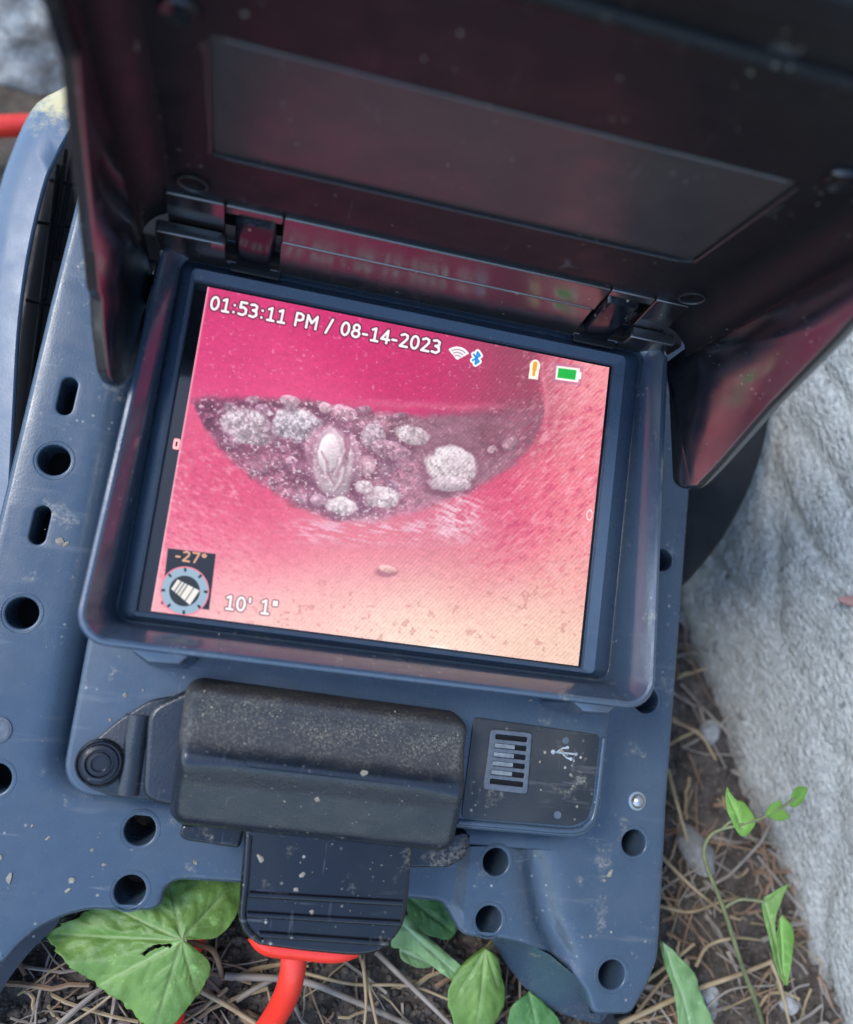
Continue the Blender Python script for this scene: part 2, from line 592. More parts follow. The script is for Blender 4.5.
# little tabs under the frame
for pts in ([(132, 652), (148, 664), (178, 666), (190, 656)], [(573, 703), (583, 713), (607, 715), (618, 706)]):
    q = px(pts, .0104)
    top_ = [(q[0][0], -.0522), q[0], q[1], q[2], q[3], (q[3][0], -.0522)]
    def lev(w_, grow, inn):
        return [(x + (0 if i in (0, 5) else (-grow if i < 3 else grow) * .6), y - (0 if i in (0, 5) else grow) + (0 if i in (0, 5) else inn), w_) for i, (x, y) in enumerate(top_)]
    loft('frame_tab', [lev(-.0100, .0020, 0), lev(.0092, 0, 0), lev(.0102, 0, .0003), lev(.0106, 0, .0009)], M['frame'], DEV, True, True, auto=50)

# ---- screen
def value_noise(x, y, seed=0):
    def h(i, j):
        n_ = (i * 374761393 + j * 668265263 + seed * 974711) & 0x7fffffff
        n_ = ((n_ ^ (n_ >> 13)) * 1274126177) & 0x7fffffff
        return ((n_ ^ (n_ >> 16)) & 0xffff) / 65535.0
    i, j = np.floor(x).astype(np.int64), np.floor(y).astype(np.int64)
    fx, fy = x - i, y - j
    fx, fy = fx * fx * (3 - 2 * fx), fy * fy * (3 - 2 * fy)
    a, b, c, d = h(i, j), h(i + 1, j), h(i, j + 1), h(i + 1, j + 1)
    return (a * (1 - fx) + b * fx) * (1 - fy) + (c * (1 - fx) + d * fx) * fy

def fbm(x, y, oct=4, seed=0):
    s, a, tot = 0, 1, 0
    for o in range(oct):
        s = s + a * value_noise(x * 2 ** o + 17 * o, y * 2 ** o + 5 * o, seed + o)
        tot += a
        a *= .55
    return s / tot

GL = {  # letter strokes on a cell: x 0..w, y 0 (base) .. 1 (cap height)
    '0': (.62, [[(.31 + .25 * math.sin(a), .5 + .5 * math.cos(a)) for a in np.linspace(0, 2 * math.pi, 17)]]),
    '1': (.62, [[(.12, .86), (.34, 1), (.34, 0)], [(.12, 0), (.56, 0)]]),
    '2': (.62, [[(.08, .88), (.3, 1), (.5, .9), (.52, .68), (.4, .46), (.08, 0), (.58, 0)]]),
    '3': (.62, [[(.08, .94), (.3, 1), (.5, .88), (.48, .62), (.24, .53)], [(.24, .53), (.5, .44), (.54, .18), (.36, 0), (.06, .05)]]),
    '4': (.62, [[(.44, 0), (.44, 1), (.05, .28), (.6, .28)]]),
    '5': (.62, [[(.52, 1), (.13, 1), (.12, .56), (.34, .62), (.54, .48), (.54, .16), (.34, 0), (.06, .05)]]),
    '7': (.62, [[(.06, 1), (.56, 1), (.24, 0)]]),
    '8': (.62, [[(.31 + .2 * math.sin(a), .76 + .24 * math.cos(a)) for a in np.linspace(0, 2 * math.pi, 13)],
                [(.31 + .25 * math.sin(a), .27 + .27 * math.cos(a)) for a in np.linspace(0, 2 * math.pi, 13)]]),
    'P': (.64, [[(.1, 0), (.1, 1), (.38, 1), (.56, .88), (.56, .58), (.38, .46), (.1, .46)]]),
    'M': (.86, [[(.1, 0), (.1, 1), (.43, .42), (.76, 1), (.76, 0)]]),
    '/': (.4, [[(.02, -.12), (.36, 1.02)]]), ':': (.32, [[(.16, .08), (.16, .1)], [(.16, .64), (.16, .66)]]),
    '-': (.42, [[(.06, .36), (.34, .36)]]), ' ': (.34, []), "'": (.26, [[(.13, 1), (.13, .72)]]),
    '"': (.42, [[(.12, 1), (.12, .72)], [(.3, 1), (.3, .72)]]), 'o': (.4, [[(.2 + .13 * math.sin(a), .84 + .13 * math.cos(a)) for a in np.linspace(0, 2 * math.pi, 11)]]),
}

def seg_dist(x, y, a, b):
    ax, ay = a
    dx, dy = b[0] - ax, b[1] - ay
    t = np.clip(((x - ax) * dx + (y - ay) * dy) / max(dx * dx + dy * dy, 1e-9), 0, 1)
    return np.hypot(x - ax - t * dx, y - ay - t * dy)

def text_dist(X, Y, text, p0, p1, cap):
    """distance (in caps) of picture points to the strokes of a text set between p0 and p1"""
    dx, dy = p1[0] - p0[0], p1[1] - p0[1]
    L = math.hypot(dx, dy)
    ex, ey = dx / L, dy / L
    lx, ly = (X - p0[0]) * ex + (Y - p0[1]) * ey, (X - p0[0]) * ey - (Y - p0[1]) * ex
    sel = (lx > -cap) & (lx < L + cap) & (ly > -cap * .6) & (ly < cap * 1.6)
    out = np.full(X.shape, 9.0)
    tot = sum(GL[c][0] for c in text) + .14 * (len(text) - 1)
    k = L / tot
    qx, qy = lx[sel] / k, ly[sel] / cap
    best = np.full(qx.shape, 9.0)
    asp = k / cap
    pen = 0
    for c in text:
        w_, st = GL[c]
        for line in st:
            for a, b in zip(line[:-1], line[1:]):
                best = np.minimum(best, seg_dist(qx * asp, qy, ((a[0] + pen) * asp, a[1]), ((b[0] + pen) * asp, b[1])))
        pen += w_ + .14
    out[sel] = best
    return out

def sstep(a, b, x):
    t = np.clip((x - a) / (b - a), 0, 1)
    return t * t * (3 - 2 * t)

SU, SV = .0580, .0436                       # half size of the lit picture
NU, NV = 690, 520
uu, vv = np.meshgrid(np.linspace(-SU, SU, NU), np.linspace(SV, -SV, NV))
# the picture is designed on the axes of the reference view: X right, Y down, about 420 by 320
_c = np.einsum('ij,jkl->ikl', RC, np.array([uu - CAMD[0], vv - CAMD[1], np.zeros_like(uu) - CAMD[2]]))
X, Y = CX - F * _c[0] / _c[2], CY + F * _c[1] / _c[2]
sx, sy = (uu + SU) / (2 * SU), (SV - vv) / (2 * SV)

def paint(base, col, m_):
    m_ = np.clip(m_, 0, 1)[..., None]
    return base * (1 - m_) + np.array(col, float) * m_

def field(xy_cols, X, Y, p=2.2):
    """smooth colour field through a few samples"""
    num, den = 0, 0
    for x, y, c in xy_cols:
        d2 = (X - x) ** 2 + (Y - y) ** 2
        w_ = np.exp(-d2 / (2 * 27.0 ** 2)) + .02 * np.exp(-d2 / (2 * 70.0 ** 2)) + 1e-9
        num = num + w_[..., None] * np.array(c, float)
        den = den + w_
    return num / den[..., None]

img = field([(230, 310, (208, 52, 112)), (240, 360, (214, 58, 118)), (330, 345, (205, 42, 106)), (420, 370, (196, 42, 100)), (300, 385, (222, 70, 122)),
             (480, 390, (180, 52, 96)), (520, 375, (148, 58, 86)), (530, 410, (140, 64, 88)), (560, 400, (236, 134, 148)), (595, 380, (244, 152, 158)), (590, 440, (236, 130, 142)),
             (560, 480, (230, 106, 128)), (585, 520, (234, 138, 144)), (520, 520, (222, 88, 118)), (480, 560, (226, 128, 138)), (570, 580, (234, 166, 156)), (560, 640, (238, 200, 178)),
             (500, 620, (241, 204, 182)), (420, 600, (245, 208, 188)), (350, 620, (250, 212, 196)), (450, 648, (248, 222, 200)), (300, 600, (246, 186, 182)), (250, 570, (240, 148, 160)), (270, 625, (250, 208, 194)), (220, 605, (248, 190, 188)), (400, 645, (250, 222, 202)), (340, 590, (244, 186, 180)), (460, 585, (238, 176, 166)),
             (330, 560, (230, 128, 146)), (400, 560, (226, 130, 146)), (200, 520, (226, 98, 132)), (240, 500, (214, 70, 112)), (190, 560, (236, 122, 148)), (175, 600, (246, 172, 176)), (280, 540, (220, 84, 122)),
             (200, 450, (220, 80, 122)), (220, 470, (210, 62, 106)), (340, 535, (212, 100, 128)), (430, 530, (196, 92, 122)), (490, 500, (206, 60, 102)), (470, 545, (206, 110, 130))], X, Y)
gx, gy = X * .982 + Y * .19, Y * .982 - X * .19        # along and across the picture
wet = fbm(gx * .14, gy * .32, 4, 3)
# tunnel shadow edge on the right
edge = 541 + 3 * np.sin(Y * .05) + 4 * (fbm(Y * .05, Y * 0, 3, 9) - .5)
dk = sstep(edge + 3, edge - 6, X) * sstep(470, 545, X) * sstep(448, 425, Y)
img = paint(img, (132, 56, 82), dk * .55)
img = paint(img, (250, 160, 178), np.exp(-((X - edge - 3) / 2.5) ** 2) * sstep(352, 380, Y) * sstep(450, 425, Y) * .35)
# shelf line across the far pipe
shelf = np.exp(-((Y - (404 + .045 * (X - 400) + 4 * (fbm(X * .05, Y * .02, 3, 5) - .5))) / 4.0) ** 2) * sstep(330, 380, X) * sstep(545, 520, X)
img = paint(img, (214, 110, 140), shelf * .5 * (0.5 + fbm(X * .3, Y * .3, 3, 6)))
# pool of debris : lens shaped
xs = np.array([192, 205, 225, 250, 280, 310, 335, 370, 420, 460, 490, 515, 535, 545])
yb = np.array([402, 428, 455, 476, 496, 512, 520, 522, 510, 494, 480, 464, 440, 412])
yt = np.array([402, 398, 398, 399, 399, 402, 406, 412, 416, 414, 414, 413, 412, 412])
lo_, hi_ = np.interp(X, xs, yt), np.interp(X, xs, yb)
jit = 5 * (fbm(X * .12, Y * .12, 3, 11) - .5)
tw = 6 + 16 * sstep(460, 530, X)
pool = sstep(lo_ - tw, lo_ + 5, Y + jit) * sstep(hi_ + 5, hi_ - 5, Y + jit * .7) * ((X > 190) & (X < 544))
def worley(x, y, seed):
    i, j = np.floor(x).astype(np.int64), np.floor(y).astype(np.int64)
    best, val = np.full(x.shape, 9.0), np.zeros(x.shape)
    def h(a, b, k):
        n_ = (a * 374761393 + b * 668265263 + (seed + k) * 974711) & 0x7fffffff
        n_ = ((n_ ^ (n_ >> 13)) * 1274126177) & 0x7fffffff
        return ((n_ ^ (n_ >> 16)) & 0xffff) / 65535.0
    for di in (-1, 0, 1):
        for dj in (-1, 0, 1):
            d = np.hypot(i + di + h(i + di, j + dj, 1) - x, j + dj + h(i + di, j + dj, 2) - y)
            v = h(i + di, j + dj, 3)
            val = np.where(d < best, v, val)
            best = np.minimum(best, d)
    return best, val
wx, wy = X + 3 * (fbm(X * .2, Y * .2, 2, 91) - .5), Y + 3 * (fbm(X * .2, Y * .2, 2, 92) - .5)
d1, v1 = worley(wx / 8.5, wy / 6.5, 5)
d2, v2 = worley(wx / 3.6, wy / 3.0, 15)
grit = fbm(X * .55, Y * .55, 3, 21)
pc = field([(205, 412, (104, 42, 74)), (240, 470, (148, 74, 104)), (300, 490, (160, 96, 124)), (270, 450, (126, 66, 94)), (350, 510, (182, 124, 150)), (450, 440, (132, 78, 100)),
            (500, 440, (128, 74, 92)), (530, 425, (140, 68, 90)), (410, 500, (176, 104, 134)), (460, 480, (164, 116, 134)), (320, 420, (150, 94, 120)), (400, 450, (160, 108, 130))], X, Y)
rub = (.66 + .42 * v1 * (1 - d1 ** 2 * .9) + .34 * v2 * (1 - d2 ** 2)) * (.80 + .4 * grit)
mixr = sstep(385, 450, X + 14 * (fbm(X * .06, Y * .06, 2, 93) - .5))
rub = rub * (1 - mixr) + (.90 + .35 * (rub - .9)) * mixr
pc = pc * np.array((1.02, 1.08, 1.03))
pc = np.clip(pc * rub[..., None], 0, 245)
img = img * (1 - pool[..., None]) + pc * pool[..., None]
spk = np.clip((v2 - .80) * 6, 0, 1) * sstep(.6, .3, d2) * pool * sstep(430, 350, X)
img = paint(img, (228, 196, 212), spk * .75)
# stones
def stone(cx_, cy_, rx, ry, ang, col, seed, rough=.35, tex=.5):
    global img
    R_ = max(rx, ry) * 1.8 + 6
    rows = np.where((np.abs(Y - cy_) < R_).any(1))[0]
    cols = np.where((np.abs(X - cx_) < R_).any(0))[0]
    win = (slice(rows[0], rows[-1] + 1), slice(cols[0], cols[-1] + 1))
    Xw, Yw, im = X[win], Y[win], img[win]
    c, s = math.cos(ang), math.sin(ang)
    dx, dy = Xw - cx_, Yw - cy_
    lx, ly = (dx * c + dy * s) / rx, (-dx * s + dy * c) / ry
    d = np.hypot(lx, ly) + rough * 1.1 * (fbm(Xw * .09, Yw * .09, 2, seed) - .5) + .10 * (fbm(Xw * .35, Yw * .35, 2, seed + 2) - .5)
    m_ = sstep(1.12, .86, d)
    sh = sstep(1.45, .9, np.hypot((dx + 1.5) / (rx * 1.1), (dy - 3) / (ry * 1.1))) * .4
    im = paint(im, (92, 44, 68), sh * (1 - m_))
    t = fbm(Xw * .28, Yw * .28, 4, seed + 4)
    t2 = sstep(.42, .62, fbm(Xw * .42, Yw * .42, 3, seed + 8))
    tex_ = tex * .62
    shade = (.84 - .20 * ly - .05 * lx) * (1 - tex_ * .5 + tex_ * t) * (1 - .22 * tex_ * t2)
    gd, gv = worley((Xw + 2 * t) / 3.4, (Yw + 2 * t2) / 3.1, seed + 3)
    shade = shade * (1 + tex * .55 * (gv * (1 - gd ** 2) - .30))
    shade = np.clip(shade, .3, 1.25)[..., None]
    m_ = m_ * (.80 + .15 * fbm(Xw * .08, Yw * .08, 2, seed + 12))
    img[win] = im * (1 - m_[..., None]) + np.clip(np.array(col, float) * shade * 1.12, 0, 252) * m_[..., None]
_r = random.Random(77)
for _ in range(5):                           # rubble heaped along the far edge
    x_ = _r.uniform(222, 400)
    k_ = _r.uniform(.85, 1.15)
    stone(x_, float(np.interp(x_, xs, yt)) + _r.uniform(-4, 5), _r.uniform(4, 9), _r.uniform(3, 6), _r.uniform(-.4, .5), (176 * k_, 128 * k_, 152 * k_), _r.randrange(100, 900), .5, .9)
_r = random.Random(31)
for _ in range(60):
    x_ = _r.uniform(225, 400)
    y_ = _r.uniform(np.interp(x_, xs, yt) + 6, np.interp(x_, xs, yb) - 7)
    k_ = _r.uniform(.75, 1.15)
    stone(x_, y_, _r.uniform(3, 9), _r.uniform(3, 6), _r.uniform(-.5, .7), (178 * k_, 136 * k_, 160 * k_), _r.randrange(100, 900), .5, .9)
stone(250, 427, 27, 17, .3, (196, 184, 194), 40, .3, 1.1)
stone(297, 424, 24, 18, .15, (196, 192, 202), 41, .3, 1.2)
stone(290, 401, 11, 6, .2, (200, 170, 184), 42)
stone(343, 413, 14, 8, .3, (208, 160, 180), 43, .4, .9)
stone(325, 408, 6, 6, 0, (214, 176, 190), 44)
stone(374, 438, 13, 14, 0, (186, 168, 180), 45, .3, 1.)
stone(412, 435, 18, 9, .2, (216, 204, 208), 46, .3, 1.)
stone(366, 466, 10, 11, .6, (222, 178, 192), 47)
stone(390, 450, 20, 9, .3, (176, 132, 152), 48, .3, 1.)
stone(300, 470, 12, 8, .4, (158, 100, 126), 49, .4, 1.)
stone(270, 462, 12, 8, .4, (150, 96, 118), 50, .4, 1.)
stone(322, 468, 11, 13, .2, (176, 116, 146), 57, .3, 1.)
stone(332, 460, 25, 36, -.25, (200, 150, 172), 51, .2, .5)
stone(354, 458, 7, 24, -.12, (206, 164, 184), 66, .3, .3)
stone(333, 463, 20, 33, -.08, (218, 200, 210), 52, .22, .10)
stone(329, 452, 10, 19, .12, (242, 232, 238), 68, .3, .06)
stone(347, 448, 3.0, 13, .1, (150, 92, 114), 53, .3, .3)
stone(451, 466, 25, 20, .25, (236, 230, 232), 54, .3, .75)
stone(450, 484, 22, 8, .1, (208, 190, 200), 58, .4, .5)
stone(382, 497, 19, 11, .1, (228, 220, 226), 55, .3, .9)
stone(342, 506, 17, 9, .25, (234, 226, 230), 56, .4, .7)
stone(364, 487, 10, 7, .1, (230, 216, 222), 59, .4, .7)
stone(318, 500, 8, 6, .1, (190, 150, 172), 60, .4, .7)
stone(510, 443, 9, 6, -.5, (168, 130, 142), 61, .4, 1.)
stone(492, 449, 5, 4, -.5, (196, 160, 172), 62, .4, .9)
murk = fbm(X * .035, Y * .05, 3, 111)
img = paint(img, (190, 140, 166), pool * np.clip(murk - .35, 0, 1) * .65)
wetg = np.clip((fbm(X * .33, Y * .45, 3, 112) - .62) * 6, 0, 1) * pool * sstep(445, 380, X)
img = paint(img, (246, 232, 240), wetg * .75)
# wet sheen under the pool
sheen = np.exp(-((X - (462 - (Y - 500) * .25)) / 24.0) ** 2) * sstep(484, 510, Y) * sstep(552, 528, Y)
stk = fbm((X * .93 + Y * .37) * .10, (Y * .93 - X * .37) * .34, 4, 14)
img = paint(img, (240, 206, 220), np.clip(sheen * (2.6 * stk - .80 + .9 * (fbm(X * .3, Y * .3, 2, 15) - .5)), 0, .8))
sh2 = sstep(515, 525, Y) * sstep(552, 532, Y) * sstep(270, 310, X) * sstep(460, 420, X)
img = paint(img, (232, 190, 208), sh2 * np.clip(3.2 * fbm(gx * .09, gy * .40, 4, 13) - 1.35, 0, .7))
# glints on the wet wall
side = np.clip(sstep(480, 560, X + .3 * (Y - 400)) + sstep(330, 200, X + .2 * (Y - 450)) * sstep(425, 455, Y), 0, 1) * sstep(640, 520, Y)
gl = fbm((X * .9 + Y * .45) * .16, (Y * .9 - X * .45) * .36, 4, 71)
gl2 = fbm((X * .9 - Y * .45) * .34, (Y * .9 + X * .45) * .12, 3, 72)
gmix = np.where(X > 400, gl2 * 0 + fbm((X * .8 - Y * .6) * .13, (Y * .8 + X * .6) * .34, 4, 73), gl)
img = paint(img, (246, 176, 192), np.clip((gmix - .58) * 3.4, 0, .5) * side * (.35 + 1.1 * fbm(X * .03, Y * .03, 2, 77)))
img = paint(img, (186, 40, 92), np.clip((.40 - gmix) * 4, 0, .4) * side)
fine = fbm(X * .6, Y * .6, 2, 81)
img = img * (1 + .14 * (fine - .5) + .10 * (wet - .5))[..., None]
img = paint(img, (250, 200, 212), np.clip((fbm(X * .30, Y * .34, 3, 83) - .72) * 4, 0, .35) * sstep(560, 480, Y))
img = paint(img, (170, 100, 96), np.clip((fbm(X * .16, Y * .16, 3, 84) - .70) * 5, 0, .35) * sstep(560, 600, Y))
stone(388, 569, 9, 4, .2, (246, 196, 190), 90, .5, .3)
stone(440, 649, 13, 3.5, .15, (250, 236, 226), 91, .5, .2)
# fine interlaced weave of the display
img = img * (1 + .04 * np.sin((X * .72 + Y * .70) * 2 * math.pi / 3.6) * sstep(330, 480, X + .6 * (Y - 450)))[..., None]
img = paint(img, (250, 190, 200), sstep(.006, .001, sx) * .7)
for line in (((337, 431), (345, 440), (347, 452), (342, 464), (337, 476)), ((321, 452), (327, 462), (328, 474), (335, 486)), ((346, 470), (343, 482), (336, 492))):
    for a, b in zip(line[:-1], line[1:]):    # folds in the pale lump
        img = paint(img, (158, 112, 134), sstep(2.6, .4, seg_dist(X + 3 * (fbm(X * .2, Y * .2, 2, 120) - .5), Y, a, b)) * .55)
        img = paint(img, (250, 240, 244), sstep(2.2, .4, seg_dist(X + 3, Y + 1, a, b)) * .35)
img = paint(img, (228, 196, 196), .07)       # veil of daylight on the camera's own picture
# overlay : clock and date
for text, p0, p1, cap in (("01:53:11 PM / 08-14-2023", (209.5, 308.5), (439.5, 353.5), 12.4),):
    d = text_dist(X, Y, text, p0, p1, cap)
    img = paint(img, (70, 24, 44), sstep(.25, .15, d) * .8)
    img = paint(img, (248, 244, 246), sstep(.132, .07, d))
d = text_dist(X, Y, "10' 1\"", (224.5, 608.5), (277, 615), 13)
img = paint(img, (120, 84, 92), sstep(.22, .15, d) * .85)
img = paint(img, (252, 240, 240), sstep(.125, .07, d))
# wireless symbol
def rot_local(cx_, cy_, ang):
    c, s = math.cos(ang), math.sin(ang)
    dx, dy = X - cx_, Y - cy_
    return dx * c + dy * s, -dx * s + dy * c
lx, ly = rot_local(457, 360, .19)
r_ = np.hypot(lx, ly)
fan = (np.abs(np.arctan2(lx, -ly)) < .88) & (r_ < 13.5)
img = paint(img, (248, 246, 248), fan * 1.0)
for rr in (4.6, 7.6, 10.6):
    img = paint(img, (160, 120, 140), np.exp(-((r_ - rr) / .65) ** 2) * (np.abs(np.arctan2(lx, -ly)) < .72) * .9)
# short range radio symbol
lx, ly = rot_local(476.5, 358, .19)
body = np.full(X.shape, 99.0)
for a, b in (((-3.2, -3), (3, 3)), ((3, 3), (0, 6)), ((0, 6), (0, -6)), ((0, -6), (3, -3)), ((3, -3), (-3.2, 3))):
    body = np.minimum(body, seg_dist(lx, ly, a, b))
img = paint(img, (246, 248, 250), sstep(3.2, 2.5, body))
img = paint(img, (30, 140, 216), sstep(1.25, .75, body))
# microphone symbol
lx, ly = rot_local(534.5, 369, .15)
img = paint(img, (250, 244, 226), np.maximum(sstep(5.6, 4.9, np.hypot(lx, np.abs(ly + 2.5) * .75)), sstep(5, 4.4, np.maximum(np.abs(lx), np.abs(ly - 5.5)))))
img = paint(img, (232, 166, 60), np.maximum(sstep(2.5, 1.8, np.hypot(lx, np.maximum(np.abs(ly + 2.5) - 3, 0))), sstep(1.3, .8, np.maximum(np.abs(lx) - .4, np.abs(ly - 4) - 2))))
# battery symbol
lx, ly = rot_local(567.5, 374, .13)
img = paint(img, (170, 120, 160), sstep(1.0, .4, np.abs(np.maximum(np.abs(lx) - 14, np.abs(ly) - 8.6))) * .7)
img = paint(img, (250, 248, 244), np.maximum(sstep(.5, -.3, np.maximum(np.abs(lx) - 11.5, np.abs(ly) - 6.8)), sstep(.5, -.3, np.maximum(np.abs(lx - 12) - 1.8, np.abs(ly) - 3.4))))
img = paint(img, (28, 178, 62), sstep(.5, -.3, np.maximum(np.abs(lx + .6) - 9, np.abs(ly) - 4.8)) * (.9 + .1 * fine))
# attitude gauge
lx, ly = rot_local(189, 575, .12)
img = paint(img, (30, 34, 44), sstep(.6, -.4, np.maximum(np.abs(lx) - 24, np.abs(ly - 4) - 28)) * (X > 100))
lx, ly = rot_local(184.5, 591, .12)
r_ = np.hypot(lx, ly)
th = np.arctan2(ly, lx)
img = paint(img, (240, 130, 150), sstep(.8, 0, r_ - 24.2))
img = paint(img, (150, 176, 196), sstep(.8, 0, r_ - 22.8))
notch = sstep(.86, .93, np.cos(8 * th + .7)) * sstep(18.8, 20, r_) * (r_ < 23.4)
img = paint(img, (30, 34, 44), notch)
img = paint(img, (36, 42, 46), sstep(.8, -.2, r_ - 15))
lx, ly = rot_local(184.5, 591, .47 + .12)
cam_ = sstep(.6, -.2, np.maximum(np.abs(lx) - 12, np.abs(ly) - (7 + .12 * lx)))
img = paint(img, (236, 232, 224), cam_ * (1 - .75 * np.clip(np.exp(-((lx + 8) / .7) ** 2) + np.exp(-((lx + 4.5) / .7) ** 2) + np.exp(-((lx + 1) / .7) ** 2) + np.exp(-((lx - 6) / .6) ** 2), 0, 1)))
d = text_dist(X, Y, "-27o", (175, 559.5), (205.5, 564), 9.5)
img = paint(img, (222, 164, 130), sstep(.14, .07, d))
# side marks
lx, ly = rot_local(589.5, 515, .1)
img = paint(img, (240, 214, 216), sstep(1.0, .5, np.abs(np.hypot(lx * 1.9, ly) - 5)))
lx, ly = rot_local(430, 668, .1)
img = np.clip(img, 0, 255) / 255.0
lin = np.where(img <= .04045, img / 12.92, ((img + .055) / 1.055) ** 2.4)
verts = np.stack([uu.ravel(), vv.ravel(), np.zeros(NU * NV)], 1).astype(np.float32)
ii = (np.arange(NV - 1)[:, None] * NU + np.arange(NU - 1)[None, :]).ravel()
quads = np.stack([ii, ii + NU, ii + NU + 1, ii + 1], 1).astype(np.int32)
me = bpy.data.meshes.new('screen')
me.vertices.add(len(verts))
me.vertices.foreach_set('co', verts.ravel())
me.loops.add(quads.size)
me.loops.foreach_set('vertex_index', quads.ravel())
me.polygons.add(len(quads))
me.polygons.foreach_set('loop_start', np.arange(0, quads.size, 4, dtype=np.int32))
me.update(calc_edges=True)
ca = me.color_attributes.new('picture', 'FLOAT_COLOR', 'POINT')
ca.data.foreach_set('color', np.concatenate([lin.reshape(-1, 3), np.ones((NU * NV, 1))], 1).astype(np.float32).ravel())
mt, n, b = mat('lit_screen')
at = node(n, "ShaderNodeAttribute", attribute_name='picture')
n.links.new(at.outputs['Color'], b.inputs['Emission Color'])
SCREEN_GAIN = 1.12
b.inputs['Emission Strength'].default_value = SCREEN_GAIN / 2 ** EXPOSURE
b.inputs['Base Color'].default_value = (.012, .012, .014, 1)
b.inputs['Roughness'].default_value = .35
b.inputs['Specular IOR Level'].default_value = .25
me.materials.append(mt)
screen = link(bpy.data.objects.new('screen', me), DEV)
mt, n, b = mat('dark_glass')
b.inputs['Base Color'].default_value = (.006, .007, .009, 1)
b.inputs['Roughness'].default_value = .08
slab('screen_glass', rrect(-.0618, .0592, -.0444, .0448, .0004, 1), -.004, -.0004, .0002, mt, DEV)
# red edge mark on the glass beside the picture
c = P(176.5, 444, 0)
mt, n, b = mat('red_screen_mark')
b.inputs['Base Color'].default_value = (.02, .02, .02, 1)
b.inputs['Emission Color'].default_value = (.75, .25, .27, 1)
b.inputs['Emission Strength'].default_value = .7
slab('edge_mark', rrect(c[0] - .0008, c[0] + .0008, c[1] - .0014, c[1] + .0014, .0004, 2), -.0003, .0002, .0001, mt, DEV,
     [rrect(c[0] - .0003, c[0] + .0003, c[1] - .0007, c[1] + .0007, .0001, 1)[::-1]])

# ================================================================== hood
VH = .0565                                   # front face of the raised hood panel
def vslab(name, outline, v0, v1, bevel, material, parent, holes=(), seg=3):
    """slab standing upright: outline in (u, w), front face at v0, back at v1"""
    o = slab(name, [(a, b) for a, b in outline], 0, v1 - v0, bevel, material, parent, holes, seg)
    # (u, w, t) -> (u, v1 - t, w)
    me = o.data
    co = np.empty(len(me.vertices) * 3)
    me.vertices.foreach_get('co', co)
    co = co.reshape(-1, 3)
    new = np.stack([co[:, 0], v1 - co[:, 2], co[:, 1]], 1)
    me.vertices.foreach_set('co', new.ravel())
    me.update()
    return o
inset = [(-.0577, .0455), (.0576, .0462), (.0589, .0865), (-.0569, .0857)]
inset = [(-.0574, .0349), (.0580, .0352), (.0586, .0868), (-.0569, .0859)]
inset = [tuple(PV(x, y, VH)[[0, 2]]) for x, y in [(210, 155), (692, 264), (802, 185), (205, 35)]]
ins_r = smooth_poly(inset, .0022, 4)
scr = [tuple(PV(x, y, VH)[[0, 2]]) for x, y in [(193, 182), (692, 297), (180, 8), (842, 178)]]
hood = vslab('hood', rrect(-.0690, .0690, .0225, .136, .002, 4), VH, VH + .0030, .0008, M['black'], DEV,
             [ins_r[::-1]] + [circle(a, b, .0026, 18)[::-1] for a, b in scr[:2]])
vslab('hood_backing', rrect(-.0685, .0685, .0045, .135, .002), VH + .0034, VH + .0052, .0004, M['black'], hood)
vslab('inset_panel', inset_poly(ins_r, .0003), VH + .0007, VH + .0026, .0002, M['inset'], hood)
for k_, r_k in ((0, .00022), (1, .00028), (2, .00030), (3, .00040)):
    a_, b_ = np.array(inset[k_]), np.array(inset[(k_ + 1) % 4])
    tube('inset_edge', [(a_[0] * .97 + b_[0] * .03, VH, a_[1] * .97 + b_[1] * .03), (a_[0] * .03 + b_[0] * .97, VH, a_[1] * .03 + b_[1] * .97)], r_k, M['edge'] if k_ == 2 else M['inset'], hood, 6)
for a, b in scr[:2]:
    lathe('screw_socket', [(.0040, -.0003), (.0040, .0004), (.0036, .0007), (.0030, .0004), (.0026, -.0012)], (a, VH, b), M['dark'], hood, 22, axis='v')
for a, b in scr[:2]:
    tube('socket_rim', [(a + .0034 * math.cos(2 * math.pi * i / 24), VH - .0004, b + .0034 * math.sin(2 * math.pi * i / 24)) for i in range(25)], .00035, M['inset'], hood, 6)
for a, b in scr[2:]:
    lathe('screw_boss', [(.0036, -.0005), (.0035, .0008), (.0030, .0013), (.0024, .0009), (.0010, .0006)], (a, VH, b), M['gloss'], hood, 22, axis='v')
# bottom strip with the two hinge notches
nl = [PV(x, y, VH - .001)[0] for x, y in ((225, 212), (284, 222))]
nr = [.0462, .0592]
def strip_piece(a_, b_, w0, w1):
    o = vslab('hinge_strip', rrect(a_, b_, w0, w1, .0006, 3), VH - .0012, VH + .0016, .0004, M['satin'], hood)
    for v_ in o.data.vertices:               # the strip leans forward towards the screen
        v_.co.y -= .15 * (.0250 - v_.co.z)
strip_piece(-.0690, nl[0], .0086, .0252)
strip_piece(nl[1], nr[0], .0140, .0252)
strip_piece(nr[1], .0690, .0086, .0252)
strip_piece(nl[0] + .0002, nl[1] - .0002, .0222, .0252)
strip_piece(nr[0] + .0002, nr[1] - .0002, .0222, .0252)
